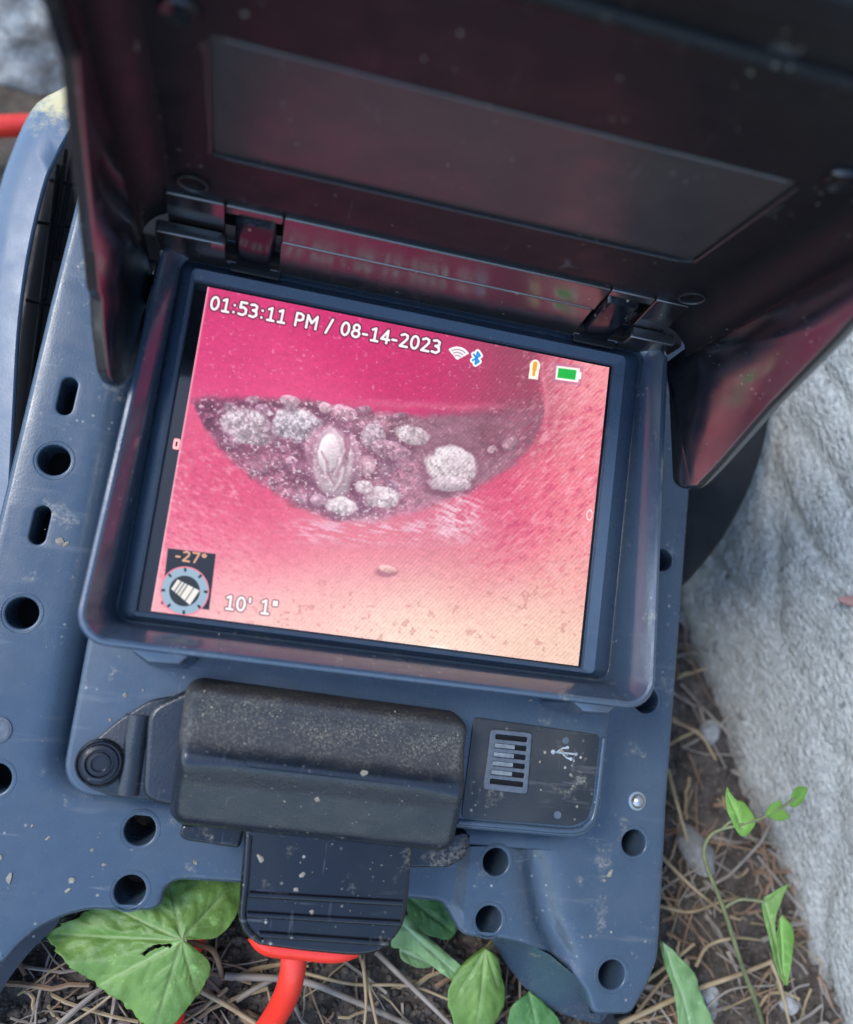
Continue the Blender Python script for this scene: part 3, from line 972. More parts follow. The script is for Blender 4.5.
# black bar between the hinges that closes the frame at the top
e0, e1 = PV(284, 246, .0496), PV(590, 306, .0496)
e2, e3 = PV(186, 226, .0496), PV(668, 326, .0496)
bar_ = [(e2[0], .0004), (-.0535, .0004), (-.0535, .0022), (-.0415, .0022), (-.0415, e0[2]), (.0462, e1[2]), (.0462, .0022), (.0590, .0022), (.0590, .0004), (e3[0], .0004), (e3[0], .0085), (.0590, .0100), (.0590, .0026), (.0462, .0026)]
for a_, b_, t_ in ((-.0715, -.0540, .0150), (-.0405, .0455, (e0[2] + e1[2]) / 2), (.0590, .0725, .0110)):
    mid_ = a_ > -.05 and b_ < .05
    if mid_:
        t_ = (PV(284, 246, .0535)[2] + PV(590, 306, .0535)[2]) / 2
    o = vslab('hinge_bar', rrect(a_, b_, .0004, t_, .0008, 3), .0535 if mid_ else .0496, .0550 if mid_ else .0530, .0005, M['satin'], DEV)
    if mid_:
        for v_ in o.data.vertices:           # leans forward at the foot
            v_.co.y -= .20 * (t_ - v_.co.z)
vslab('gap_shade_slab', rrect(-.0790, .0815, -.034, -.0010, .002, 3), .0550, .080, .0008, M['dark'], DEV)  # dark slab added to stand in for shade in the gap behind the frame
for a_, b_ in ((-.0545, -.0400), (.0450, .0595)):
    vslab('hinge_bar', rrect(a_, b_, .0004, .0056, .0006, 2), .0512, .0546, .0004, M['dark'], DEV)
# two hinge arms
for u0, u1 in ((-.0520, -.0420), (.0466, .0562)):
    prof = [(VH + .002, .0226), (VH - .0030, .0215), (VH - .0046, .0170), (VH - .0050, .0080), (VH - .0060, .0030), (VH - .0062, .0012), (VH + .002, .0012)]
    ring = lambda u, s: [(u, VH + (p[0] - VH) * s + (1 - s) * .001, .012 + (p[1] - .012) * (1 - (1 - s) * .3)) for p in prof]
    loft('hinge_arm', [ring(u0, .78), ring(u0 + .0006, .94), ring(u0 + .0014, 1), ring(u1 - .0014, 1), ring(u1 - .0006, .94), ring(u1, .78)], M['gloss'], hood, True, True, auto=50)
    slab('hinge_foot', rrect(u0 - .0012, u1 + .0024, VH - .0078, VH - .001, .0008, 3), .0002, .0018, .0005, M['black'], hood)

# side flaps
for sgn, uo in ((-1, -.0764), (1, .0787)):
    def lean(v, w):                         # the flap leans outwards away from the panel
        t = min(1.0, max(0.0, (.050 - v) / .034))
        return sgn * .16 * (w - .012) * t * t * (3 - 2 * t)
    def flap_pt(x, y):
        q = PU(x, y, uo + sgn * .001)
        for _ in range(12):
            q = PU(x, y, uo + sgn * .001 + lean(q[1], q[2]))
        return q[1:]
    if sgn > 0:
        low = [flap_pt(x, y) for x, y in ((673, 335), (676, 395))]
        fe = [flap_pt(x, y) for x, y in ((680, 484), (688, 490), (704, 488), (722, 470), (780, 405), (853, 332))]
    else:
        low = [flap_pt(x, y) for x, y in ((160, 208), (150, 255), (137, 310), (124, 366))]
        fe = [flap_pt(x, y) for x, y in ((117, 379), (110, 386), (103, 383), (98, 372), (93, 330), (91, 296), (88, 290), (84, 250), (65, 100), (55, 0))]
    out = [(.0500, low[0][1])] + [tuple(p) for p in low[1:]] + [tuple(p) for p in fe]
    slope = (fe[-1] - fe[-2])
    k = (.136 - fe[-1][1]) / slope[1]
    out += [tuple(fe[-1] + slope * k), (max(.0500, fe[-1][0] + slope[0] * k + .002), .136)]
    o = slab('side_flap', smooth_poly([(a, b) for a, b in out], .0022 if sgn > 0 else .0016, 4), 0, .0030, .0009, M['flap'], hood)
    me = o.data
    co = np.empty(len(me.vertices) * 3)
    me.vertices.foreach_get('co', co)
    co = co.reshape(-1, 3)
    uu_ = uo - sgn * (co[:, 2] - .0015) + np.array([lean(a_, b_) for a_, b_ in co[:, :2]])
    new = np.stack([uu_, co[:, 0], co[:, 1]], 1)
    me.vertices.foreach_set('co', new.ravel())
    me.update()
    # rounded corner between flap and panel
    rings = []
    for w_ in (.012 if sgn < 0 else .009, .03, .06, .09, .136):
        arc, arcb = [], []
        for i in range(9):
            a = math.radians(90 * i / 8)
            r = abs(uo) - .0015 - .0672
            arc.append((sgn * (.0672 + r * math.sin(a)), VH - .0082 + .0082 * math.cos(a), w_))
            arcb.append((sgn * (.0672 + (r + .003) * math.sin(a)), VH - .0082 + .0112 * math.cos(a), w_))
        rings.append(arc + arcb[::-1])
    loft('corner_fillet', rings, M['black'], hood, True, True)
# ridge along the top of the panel and the lip beyond it
tube('hood_ridge', [(-.066, VH + .0006, .1148), (.067, VH + .0006, .1148)], .0024, M['black'], hood, 14)
tube('hood_ridge', [(-.066, VH - .002, .1300), (.067, VH - .002, .1300)], .0028, M['black'], hood, 14)
vslab('hood_lip', rrect(-.066, .067, .1290, .136, .001), VH - .006, VH - .0002, .001, M['black'], hood)
c = PV(75, 20, .045)
slab('flap_rib', rrect(-.0752, -.0728, .0395, .0425, .0006, 3), .097, .125, .0006, M['gloss'], hood)

# ================================================================== cover, latch and label on the lower body
def mound(name, u0, u1, v0, v1, r, prof, wb, material, parent, edge=.0028, nk=10, skew=0.0, tilt=0.0):
    """rounded box whose top follows prof(v)"""
    rings = []
    steps = [(0, 0), (.0002, .35), (.0005, .60), (.0010, .80), (.0017, .93), (.0026, .99), (.0034, 1)]
    steps = [(a * edge / .0028, b) for a, b in steps]
    lim = (v1 - v0) / 2
    x = steps[-1][0]
    while x < lim - .0008:
        x += .0009
        steps.append((min(x, lim - .0003), 1))
    for d, s in steps:
        pts = rrect(u0 + d, u1 - d, v0 + d, v1 - d, max(r - d, .0004), nk)
        # subdivide straight sides so the profile shows
        full = []
        for i in range(len(pts)):
            a, b = pts[i], pts[(i + 1) % len(pts)]
            k = 14 if (i % (nk + 1)) == nk else 1
            for j in range(k):
                t = j / k
                full.append((a[0] + (b[0] - a[0]) * t, a[1] + (b[1] - a[1]) * t))
        rings.append([(u + skew * (v - v0), v + tilt * u, wb + (prof(v) - wb) * s) for u, v in full])
    return loft(name, rings, material, parent, cap1=True, auto=55)

def cover_prof(v):
    pts = [(-.0995, -.0072), (-.0975, -.0052), (-.0900, -.0016), (-.0850, .0008), (-.0810, .0031), (-.0796, .0038), (-.0786, .0040), (-.0776, .0036), (-.0768, .0026), (-.0758, .0014), (-.0746, .0006), (-.0700, -.0006), (-.0676, -.0010), (-.0664, -.0003), (-.0648, .0006), (-.0630, .0010), (-.0612, .0002), (-.0595, -.002)]
    return float(np.interp(v, [p[0] for p in pts], [p[1] for p in pts]))
def add_dust(mt, lo, hi, col, amount):
    n = mt.node_tree
    b = [x for x in n.nodes if x.type == 'BSDF_PRINCIPLED'][0]
    src = b.inputs['Base Color'].links[0].from_socket
    rsrc = b.inputs['Roughness'].links[0].from_socket
    co = coords(n)
    sep = n.nodes.new("ShaderNodeSeparateXYZ")
    n.links.new(co, sep.inputs[0])
    v = mul(n, sep.outputs['Y'], mul(n, sep.outputs['X'], .018), 'ADD')
    v = mul(n, v, mul(n, noise_tex(n, co, 260, 5, .7), .0035), 'ADD')
    band = ramp(n, mul(n, mul(n, v, lo, 'SUBTRACT'), 1 / (hi - lo)), 0.0, .20)
    grain = ramp(n, noise_tex(n, co, 1300, 3, .8), .46, .66)
    patch = ramp(n, noise_tex(n, co, 120, 4), .25, .70)
    m_ = mul(n, band, mul(n, mul(n, grain, patch), amount))
    m2 = mul(n, band, .22)
    c = mixc(n, m2, src, (.065, .058, .050))
    c = mixc(n, m_, c, col)
    n.links.new(c, b.inputs['Base Color'])
    n.links.new(mixc(n, mul(n, band, .75), rsrc, (.85, .85, .85)), b.inputs['Roughness'])
M['cover_body'] = plastic('dusty_black_rubber_cover', (.009, .013, .020), .27, .22, speck=.3, bump=.2)
add_dust(M['cover_body'], -.0758, -.0600, (.17, .145, .11), .85)
cov = mound('port_cover', -.0462, .0312, -.0985, -.0600, .0052, cover_prof, -.0165, M['cover_body'], DEV, edge=.0030, skew=-.03, tilt=-.018)
# flange of the cover with its hinge roll and washer
fl = px([(118, 720), (150, 700), (185, 694), (185, 806), (150, 800), (112, 797), (84, 786), (79, 764), (90, 744)], -.0098)
slab('cover_flange', smooth_poly(fl, .002), -.0125, -.0094, .0007, M['cover'], cov)
a, b = P(140, 714, -.0116), P(129, 793, -.0116)
tube('cover_roll', [a, b], .0036, M['cover'], cov, 14)
arm = smooth_poly(px([(148, 708), (200, 684), (200, 812), (142, 800)], -.0075), .0040, 6)
slab('cover_arm', arm, -.0125, -.0070, .0016, M['cover'], cov, seg=5)
c = P(100, 763, -.009)
lathe('pivot_washer', [(.0062, -.0010), (.0061, .0003), (.0056, .0008), (.0052, .0003), (.0048, .0003), (.0045, .0010), (.0036, .0012), (.0033, .0003), (.0028, .0003), (.0027, .0013), (.0021, .0014), (.0019, .0007), (.0001, .0007)], c, M['gloss'], cov, 32)

# clip brackets either side of the latch
for pts, w_ in (([(182, 824), (179, 836), (186, 841), (240, 849), (246, 824)], -.0135), ([(408, 840), (408, 868), (448, 868), (466, 858), (472, 832)], -.0135)):
    slab('clip_bracket', smooth_poly(px(pts, w_), .0014), -.030, w_, .0009, M['gloss'], DEV)

WL = -.0080
lat_px = [(246, 826), (244, 842), (241, 880), (238, 918), (243, 934), (258, 946), (303, 952), (358, 957), (383, 952), (402, 931), (408, 908), (411, 870), (413, 840)]
latch = slab('latch', smooth_poly(px(lat_px, WL), .0035, 4), WL - .0055, WL, .0011, M['gloss'], DEV)
for x0, y0, x1, y1 in ((249, 894, 402, 903), (247, 914, 400, 923), (259, 934, 388, 943)):
    tube('latch_ridge', [P(x0, y0, WL), P(x1, y1, WL)], .0009, M['gloss'], latch, 8)
tube('latch_ridge', spline([P(249, 836, WL), P(246, 880, WL), P(243, 916, WL), P(249, 932, WL), P(262, 942, WL)], 6), .0009, M['gloss'], latch, 8)

# charcoal label with vent and trident
lab = slab('label_panel', smooth_poly(px([(474, 717), (600, 735), (592, 804), (587, 820), (572, 826), (461, 818)], -.0106), .0016), -.0114, -.0106, .0002, M['label'], DEV)
# raised rim round the label
rim = [P(x, y, -.0108) for x, y in [(458, 822), (520, 827), (571, 831), (588, 824), (596, 806), (604, 738)]]
tube('label_rim', spline(rim, 6), .0008, M['blue'], DEV, 8)
vent_px = [(491, 729), (532, 733), (527, 794), (483, 789)]
vp = px(vent_px, -.0100)
def vq(s, t):
    a, b, c_, d_ = [np.array(p) for p in vp]
    return tuple((a * (1 - s) + b * s) * (1 - t) + (d_ * (1 - s) + c_ * s) * t)
vh = []
for k in range(6):
    t0 = .075 + k * .148
    vh.append(smooth_poly([vq(.13, t0), vq(.90, t0), vq(.90, t0 + .085), vq(.13, t0 + .085)], .0004, 2)[::-1])
vent = slab('vent', smooth_poly(vp, .0012), -.0108, -.0098, .0002, M['grey'], DEV, vh)
slab('vent_recess', smooth_poly([vq(.06, .05), vq(.94, .05), vq(.94, .95), vq(.06, .95)], .0005), -.01050, -.01035, .00005, M['dark'], vent)
for k in range(1, 5):
    t0 = .082 + k * .148
    slab('vent_fin', [vq(.14, t0), vq(.62, t0), vq(.62, t0 + .07), vq(.14, t0 + .07)], -.01034, -.0101, .00005, M['fin'], vent)
for x, y, r in ((565.5, 740.5, .0010), (557.5, 815, .0011)):
    c = P(x, y, -.0106)
    lathe('label_dot', [(r, -.0001), (r, .00012), (r * .1, .00012)], c, M['grey'], lab, 16)
# trident symbol
bm = bmesh.new()
def bar(x0, y0, x1, y1, r):
    tube_bm(bm, [P(x0, y0, -.01056), P(x1, y1, -.01056)], r, 6)
bar(553, 752, 575, 754, .00028)
bar(557, 752, 563, 748, .00025); bar(563, 748, 567, 748, .00025)
bar(562, 753, 567, 758, .00025); bar(567, 758, 571, 759, .00025)
for x, y, r in ((553, 752, .0008), (567.5, 747.5, .0006), (571, 759, .0006), (576, 754, .0006)):
    bmesh.ops.create_icosphere(bm, subdivisions=1, radius=r, matrix=Matrix.Translation(P(x, y, -.0106)))
for v in bm.verts:
    v.co.z = -.0106 + (v.co.z + .0106) * .4
bm_obj('trident_symbol', bm, M['white'], lab)

# ================================================================== reel behind the monitor
RCN = (.0265, .066)
prof = [(.040, -.030), (.085, -.012), (.104, -.004), (.112, -.001), (.1160, -.0002), (.1178, -.002), (.1184, -.006), (.1184, -.040), (.110, -.050)]
reel = lathe('reel_drum', prof, (RCN[0], RCN[1], -.0490), M['drum'], DEV, 72)
# pale guard hoop at the left
inner_px = [(72, 128), (60, 150), (45, 185), (28, 260), (19, 330), (15, 400), (12, 460), (8, 520), (0, 600), (-14, 680)]
outer_px = [(72, 80), (58, 88), (34, 102), (12, 144), (-6, 200), (-19, 285), (-26, 370), (-31, 440), (-37, 510), (-44, 600), (-60, 690)]
gi = spline([P(x, y, -.040) for x, y in inner_px], 6)
go = spline([P(x, y, -.044) for x, y in outer_px], 6)
def resample(pl, n):
    a = np.array(pl)
    d = np.r_[0, np.cumsum(np.linalg.norm(np.diff(a, axis=0), axis=1))]
    t = np.linspace(0, d[-1], n)
    return np.stack([np.interp(t, d, a[:, i]) for i in range(3)], 1)
gi, go = resample(gi, 46), resample(go, 46)
sec = []
for i in range(46):
    a, b = gi[i], go[i]
    e = (b - a)
    z = np.array((0, 0, 1.0))
    s = []
    for f, h in ((.05, -.0030), (.01, -.002), (0, -.0008), (.02, .0000), (.05, .0004), (.5, .0007), (.90, .0004), (.97, -.0006), (1.0, -.004), (.98, -.020)):
        s.append(tuple(a + e * f + z * h))
    sec.append(s)
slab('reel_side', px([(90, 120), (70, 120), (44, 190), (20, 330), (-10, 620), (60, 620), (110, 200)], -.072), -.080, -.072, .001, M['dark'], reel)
guard = loft('reel_guard', sec, M['guard'], DEV, auto=45)
# ribs of the reel seen in the gap between hoop and plate
for x0, y0, x1, y1 in ((66, 150, 44, 300), (58, 165, 30, 400), (74, 150, 56, 260)):
    tube('reel_rib', [P(x0, y0, -.066), P(x1, y1, -.066)], .0008, M['drum'], reel, 8)
for x0, y0, x1, y1 in ((36, 222, 70, 226), (26, 300, 58, 306), (50, 180, 84, 186)):
    tube('reel_rib', [P(x0, y0, -.066), P(x1, y1, -.066)], .0007, M['drum'], reel, 8)

# ================================================================== dirt clinging to the monitor
def crumbs(name, spots, material, parent, seed):
    r = random.Random(seed)
    bm = bmesh.new()
    for (u, v, w_, s) in spots:
        bmx = Matrix.Translation((u, v, w_)) @ Matrix.Rotation(r.uniform(0, 6.3), 4, 'Z') @ Matrix.Diagonal((s * r.uniform(.7, 1.7), s * r.uniform(.5, 1.0), s * .32, 1))
        g = bmesh.ops.create_icosphere(bm, subdivisions=1, radius=1, matrix=bmx)
        for vv_ in g['verts']:
            vv_.co += Vector((r.uniform(-1, 1), r.uniform(-1, 1), r.uniform(-.5, .5))) * s * .3 * (1, 1, .6)[0]
    o = bm_obj(name, bm, material, parent, smooth=False)
    o['kind'] = 'stuff'
    return o
r_ = random.Random(5)
sp = []
for _ in range(420):           # dust gathered along the cover's lip
    u = r_.uniform(-.042, .028)
    v = r_.gauss(-.0675, .0022)
    sp.append((u - .03 * (v + .0985), v - .018 * u, cover_prof(v) + .00005, abs(r_.gauss(0, .00010)) + .00005))
for _ in range(110):
    u = r_.uniform(-.043, .028)
    v = r_.uniform(-.092, -.064)
    sp.append((u - .03 * (v + .0985), v - .018 * u, cover_prof(v), abs(r_.gauss(0, .00009)) + .00004))
for _ in range(60):
    x, y = r_.uniform(118, 175), r_.uniform(712, 795)
    c = P(x, y, -.009)
    sp.append((c[0], c[1], -.0092, r_.uniform(.00005, .00015)))
for x, y in ((318, 801), (363, 772), (268, 760), (285, 803), (245, 745)):
    c = P(x, y, .002)
    sp.append((c[0], c[1], cover_prof(c[1]) + .0001, .0008 if x in (318, 363) else .0004))
crumbs('dust_crumbs', sp, M['crumb'], cov, 2)
sp = []
for x, y, s in ((10, 878, 8), (0, 858, 4), (72, 880, 6), (68, 890, 5), (92, 850, 4), (104, 865, 4), (48, 838, 4), (60, 542, 8), (66, 544, 5), (610, 873, 7), (604, 880, 3), (195, 862, 5), (150, 795, 4), (32, 826, 3)):
    c = P(x, y, WP)
    sp.append((c[0], c[1], WP + .0001, s * .00016))
for _ in range(70):
    x, y = r_.choice(((r_.uniform(5, 230), r_.uniform(815, 895)), (r_.uniform(5, 60), r_.uniform(500, 900)), (r_.uniform(500, 655), r_.uniform(850, 1000))))
    c = P(x, y, WP)
    if all(math.hypot(c[0] - h[0], c[1] - h[1]) > h[2] + .002 for h in HOLES):
        sp.append((c[0], c[1], WP, r_.uniform(.00006, .0002)))
for x, y, s in ((143, 690, 2), (125, 695, 5), (152, 705, 4), (148, 720, 4), (165, 655, 2), (110, 720, 3), (530, 700, 3), (560, 705, 2)):
    c = P(x, y, -.011)
    sp.append((c[0], c[1], -.0109, s * .00016))
for x, y, s in ((562, 751, 4), (545, 752, 4), (540, 762, 3), (571, 775, 4), (573, 786, 3), (475, 805, 3), (485, 815, 2), (528, 775, 2), (541, 790, 2), (480, 790, 2), (596, 750, 1)):
    c = P(x, y, -.0105)
    sp.append((c[0], c[1], -.0105, s * .00014))
for x, y, s in ((219, 634, 3), (575, 686, 4), (590, 690, 3), (600, 691, 3), (140, 628, 3), (565, 680, 3)):
    c = P(x, y, .0005)
    sp.append((c[0], c[1], .0010, s * .00012))
for _ in range(30):
    x, y = r_.uniform(255, 400), r_.uniform(850, 940)
    c = P(x, y, WL)
    sp.append((c[0], c[1], WL, r_.uniform(.00006, .0002)))
for x, y in ((302, 875), (296, 890), (313, 825), (260, 858), (312, 912)):
    c = P(x, y, WL)
    sp.append((c[0], c[1], WL, .0009))
crumbs('mud_crumbs', sp, M['crumb'], DEV, 3)
sp = []
for x, y, s in ((460, 32, 7), (424, 58, 5), (455, 68, 4), (528, 8, 3), (245, 13, 9), (263, 2, 5), (283, 104, 4), (290, 120, 3), (297, 144, 3), (320, 180, 3), (750, 72, 9), (735, 85, 4), (826, 92, 4), (637, 45, 3), (620, 78, 5), (738, 128, 4), (686, 182, 3), (602, 146, 2), (392, 225, 3), (448, 165, 5), (512, 160, 4), (196, 138, 2), (580, 235, 3)):
    c = PV(x, y, VH)
    sp.append((c[0], VH, c[2], s * .00008))
for i in range(75):             # worn pale edge of the inset
    t = r_.random() ** 1.2
    a, b = np.array(inset[3]), np.array(inset[2])
    q = a + (b - a) * t
    sp.append((q[0], VH, q[1] + r_.gauss(0, .00012), r_.uniform(.00006, .00016)))
crumbs('hood_specks', sp, M['crumb'], hood, 4)
sp = []
for _ in range(40):
    v, w_ = r_.uniform(.012, .05), r_.uniform(.02, .1)
    if w_ < .02 + (v - .007) * 2.0:
        sp.append((.0771, v, w_, r_.uniform(.00008, .0002)))
crumbs('flap_specks', sp, M['crumb'], hood, 6)

# ================================================================== red cable
RCAB = .0036
lp = spline([P(258, 930, -.0185), P(270, 942, -.0180), P(300, 946, -.0180), P(335, 949, -.018), P(354, 944, -.019)], 6)
cable = thing('push_cable', 'bright red cable leaving the black latch and curving down to the soil', 'cable', tuple(D @ P(290, 955, -.018)))
def rel(pts, o):
    return [np.array(p) - np.array(o.location) for p in pts]
tube('cable_collar', rel([D @ np.array(p) for p in lp], cable), .0036, M['red'], cable, 12)
cp = [D @ P(294, 930, -.022), D @ P(294, 950, -.022), D @ P(292, 975, -.024), D @ P(284, 1000, -.030), D @ P(266, 1030, -.040), D @ P(235, 1070, -.050)]
tube('cable_strand', rel(spline(cp, 8), cable), RCAB, M['red'], cable, 14)
cp = [G(140, 1085, GZ + .006), G(168, 1030, GZ + .006), G(176, 985, GZ + .006), G(191, 945, GZ + .008), G(192, 915, GZ + .01), G(184, 880, GZ + .008)]
o = tube('push_cable', spline(cp, 8), .0038, M['red'], None, 14)
tag(o, 'red cable stretch lying on the soil under the large torn leaf', 'cable')
cp = [G(-120, 134, GZ + .02), G(-40, 128, GZ + .02), G(10, 126, GZ + .02), G(60, 125, GZ + .018), G(130, 128, GZ + .015)]
o = tube('push_cable', spline(cp, 8), .0050, M['red'], None, 14)
tag(o, 'red cable running level past the stones behind the pale reel guard', 'cable')

# ================================================================== ground
def soil_h(x, y):
    p = Vector((x, y, 0))
    far = max(0.0, 1.0 - max(0, math.hypot(x, y) - .6) / 2.0)
    return (mnoise.fractal(p * 26, 1.0, 2.0, 4) * .0050 + mnoise.fractal(p * 120 + Vector((3, 1, 7)), .9, 2.1, 4) * .0026) * far
def axis(lo, hi, step, far):
    a = list(np.arange(lo, hi + step / 2, step))
    s, x = step, hi
    while x < far:
        s *= 1.35
        x += s
        a.append(x)
    s, x = step, lo
    while x > -far:
        s *= 1.35
        x -= s
        a.insert(0, x)
    return np.array(a)
ax, ay = axis(-.20, .24, .0022, 60), axis(-.22, .12, .0022, 60)
nx, ny = len(ax), len(ay)
vs = [(x, y, GZ + soil_h(x, y)) for y in ay for x in ax]
fs = [(j * nx + i, j * nx + i + 1, (j + 1) * nx + i + 1, (j + 1) * nx + i) for j in range(ny - 1) for i in range(nx - 1)]
mt, n, b = mat('dark_soil')
co = coords(n)
c = mixc(n, ramp(n, noise_tex(n, co, 160, 6, .65), .35, .70), (.026, .021, .017), (.115, .095, .080))
c = mixc(n, ramp(n, noise_tex(n, co, 700, 4), .58, .70), c, (.21, .17, .13))
c = mixc(n, mul(n, ramp(n, noise_tex(n, co, 14, 3), .5, .7), .45), c, (.16, .12, .085))
n.links.new(c, b.inputs['Base Color'])
b.inputs['Roughness'].default_value = .95
bp = node(n, "ShaderNodeBump", Strength=.8, Distance=.002)
n.links.new(noise_tex(n, co, 420, 6, .7), bp.inputs['Height'])
n.links.new(bp.outputs[0], b.inputs['Normal'])
g = mesh_obj('ground', vs, fs, mt, auto=180)
g['kind'] = 'structure'

# soil clods
bm = bmesh.new()
r_ = random.Random(11)
def on_view(r_, boxes):
    x0, y0, x1, y1 = r_.choice(boxes)
    return G(r_.uniform(x0, x1), r_.uniform(y0, y1))
boxes = [(0, 900, 240, 1040), (0, 900, 240, 1040), (240, 900, 480, 1040), (420, 900, 600, 1040), (600, 840, 840, 1040), (660, 600, 800, 900)]
for _ in range(3600):
    p = on_view(r_, boxes)
    s = abs(r_.gauss(0, .00065)) + .0004
    mm = Matrix.Translation((p[0], p[1], GZ + soil_h(p[0], p[1]) + s * .4)) @ Matrix.Rotation(r_.uniform(0, 6.3), 4, Vector((r_.random(), r_.random(), r_.random() + .1)).normalized()) @ Matrix.Diagonal((s, s * r_.uniform(.6, 1), s * r_.uniform(.5, .9), 1))
    gg = bmesh.ops.create_icosphere(bm, subdivisions=1, radius=1, matrix=mm)
    for v in gg['verts']:
        v.co += Vector((r_.uniform(-1, 1), r_.uniform(-1, 1), r_.uniform(-1, 1))) * s * .3
clod_mat = simple('soil_clods', (.070, .057, .047), .95, var=.55, scale=160, bump=.6)
o = bm_obj('soil_clods', bm, clod_mat, None, auto=180)
o['kind'] = 'stuff'
o['label'] = 'loose dark crumbs of soil scattered over the ground'

# dry straw litter : fine broken bits as one mass
def straw_mat(name, a, b_):
    mt, n, b = mat(name)
    co = coords(n)
    oi = node(n, "ShaderNodeObjectInfo")
    c = mixc(n, ramp(n, noise_tex(n, co, 90, 3), .3, .7), a, b_)
    n.links.new(c, b.inputs['Base Color'])
    b.inputs['Roughness'].default_value = .6
    return mt
M['straw'] = straw_mat('dry_straw', (.17, .12, .065), (.38, .29, .165))
M['straw_grey'] = straw_mat('weathered_straw', (.13, .105, .085), (.29, .25, .205))
M['twig'] = straw_mat('brown_stem', (.10, .06, .035), (.24, .15, .09))
bms = [bmesh.new(), bmesh.new(), bmesh.new()]
sb = [(600, 830, 840, 1050)] * 7 + [(240, 930, 600, 1050)] * 2 + [(0, 940, 240, 1050)] * 2 + [(660, 620, 800, 860)] * 3 + [(0, 960, 260, 1050)]
for i in range(330):
    p = on_view(r_, sb)
    a = r_.gauss(-.2, .8) if r_.random() < .7 else r_.uniform(0, 3.14)
    L = abs(r_.gauss(.013, .014)) + .004
    z0 = GZ + soil_h(p[0], p[1])
    bend = r_.gauss(0, .3)
    pts = []
    tz = r_.uniform(-.1, .25)
    for k in range(6):
        t = k / 5 - .5
        pts.append((p[0] + math.cos(a + bend * t) * L * t, p[1] + math.sin(a + bend * t) * L * t, z0 + .0022 + abs(tz * L * (t + .5)) * .6 + r_.uniform(0, .0006)))
    tube_bm(bms[r_.choice((0, 1, 1, 2, 2))], [np.array(p_) + np.array((r_.uniform(-1, 1), r_.uniform(-1, 1), 0)) * .0005 for p_ in pts], r_.choice((.0002, .0003, .0004, .0006, .0009)), 5, r_end=r_.uniform(.0001, .0006))
for bmx, k in zip(bms, ('straw', 'straw_grey', 'twig')):
    o = bm_obj('straw_litter', bmx, M[k], None)
    o['kind'] = 'stuff'
    o['label'] = {'straw': 'short broken bits of yellow straw scattered over the soil', 'straw_grey': 'short broken bits of weathered grey straw scattered over the soil', 'twig': 'thin brown stem bits scattered over the soil'}[k]

def straw(pts, r, mt, label, cat='straw', group='dry stems lying on the soil', name='straw_stem', r_end=None):
    wp = []
    for x, y, h in pts:
        p = G(x, y, GZ + h)
        wp.append(p)
    o = tube(name, spline(wp, 6), r * .82, M[mt], None, 8, r * .6 if r_end is None else r_end)
    tag(o, label, cat, group)
straw([(620, 1024, .006), (690, 992, .010), (735, 976, .012), (771, 962, .012)], .00115, 'straw', 'thick pale yellow straw slanting up from the foot of the monitor')
straw([(770, 960, .012), (780, 985, .010), (791, 1030, .006)], .0009, 'straw', 'short tan straw bending down beside the wall')
straw([(660, 855, .008), (690, 885, .010), (722, 912, .009)], .0009, 'straw', 'tan straw slanting down from the right edge of the plate')
straw([(655, 905, .006), (690, 912, .007), (720, 902, .007), (740, 898, .006)], .0008, 'straw', 'curved brown straw at the right edge of the plate')
straw([(696, 966, .006), (708, 946, .012), (735, 938, .014), (760, 940, .008)], .0008, 'straw', 'arched tan straw loop behind the thick pale one')
straw([(640, 985, .005), (668, 965, .008), (694, 944, .008)], .0009, 'straw', 'straight yellow straw rising right of the lower hole')
straw([(700, 1014, .006), (730, 990, .010), (775, 985, .008)], .0006, 'straw_grey', 'thin grey stem beneath the thick pale straw')
straw([(196, 988, .006), (228, 1006, .008), (262, 1028, .008)], .0011, 'straw', 'pale straw sloping down right of the large torn leaf')
straw([(225, 976, .006), (300, 981, .008), (352, 1000, .008), (420, 1030, .006)], .0014, 'straw_grey', 'thick grey stem passing behind the red cable')
straw([(360, 955, .006), (368, 985, .010), (378, 1030, .012)], .0008, 'straw', 'thin tan straw standing up below the latch')
straw([(363, 960, .010), (366, 1000, .012), (364, 1030, .012)], .0007, 'straw', 'greenish thin straw beside the one below the latch')
straw([(376, 952, .005), (410, 985, .008), (452, 1026, .008)], .0012, 'straw_grey', 'long grey stem sloping down below the latch')
straw([(300, 972, .006), (352, 984, .008), (410, 986, .006), (450, 1000, .006)], .0007, 'straw', 'thin straw lying across under the latch')
straw([(236, 1000, .005), (262, 985, .006), (300, 965, .006)], .0012, 'straw_grey', 'short grey stem left of the red cable')
straw([(505, 940, .004), (520, 970, .006), (540, 990, .006)], .0010, 'straw_grey', 'grey stem in the shade under the scooped edge')
straw([(668, 770, .006), (676, 800, .010), (690, 850, .006)], .0009, 'straw', 'tan straw leaning in the gap between plate and wall')
straw([(672, 720, .006), (700, 735, .008), (716, 760, .006)], .0009, 'straw', 'pale straw high in the gap between plate and wall')

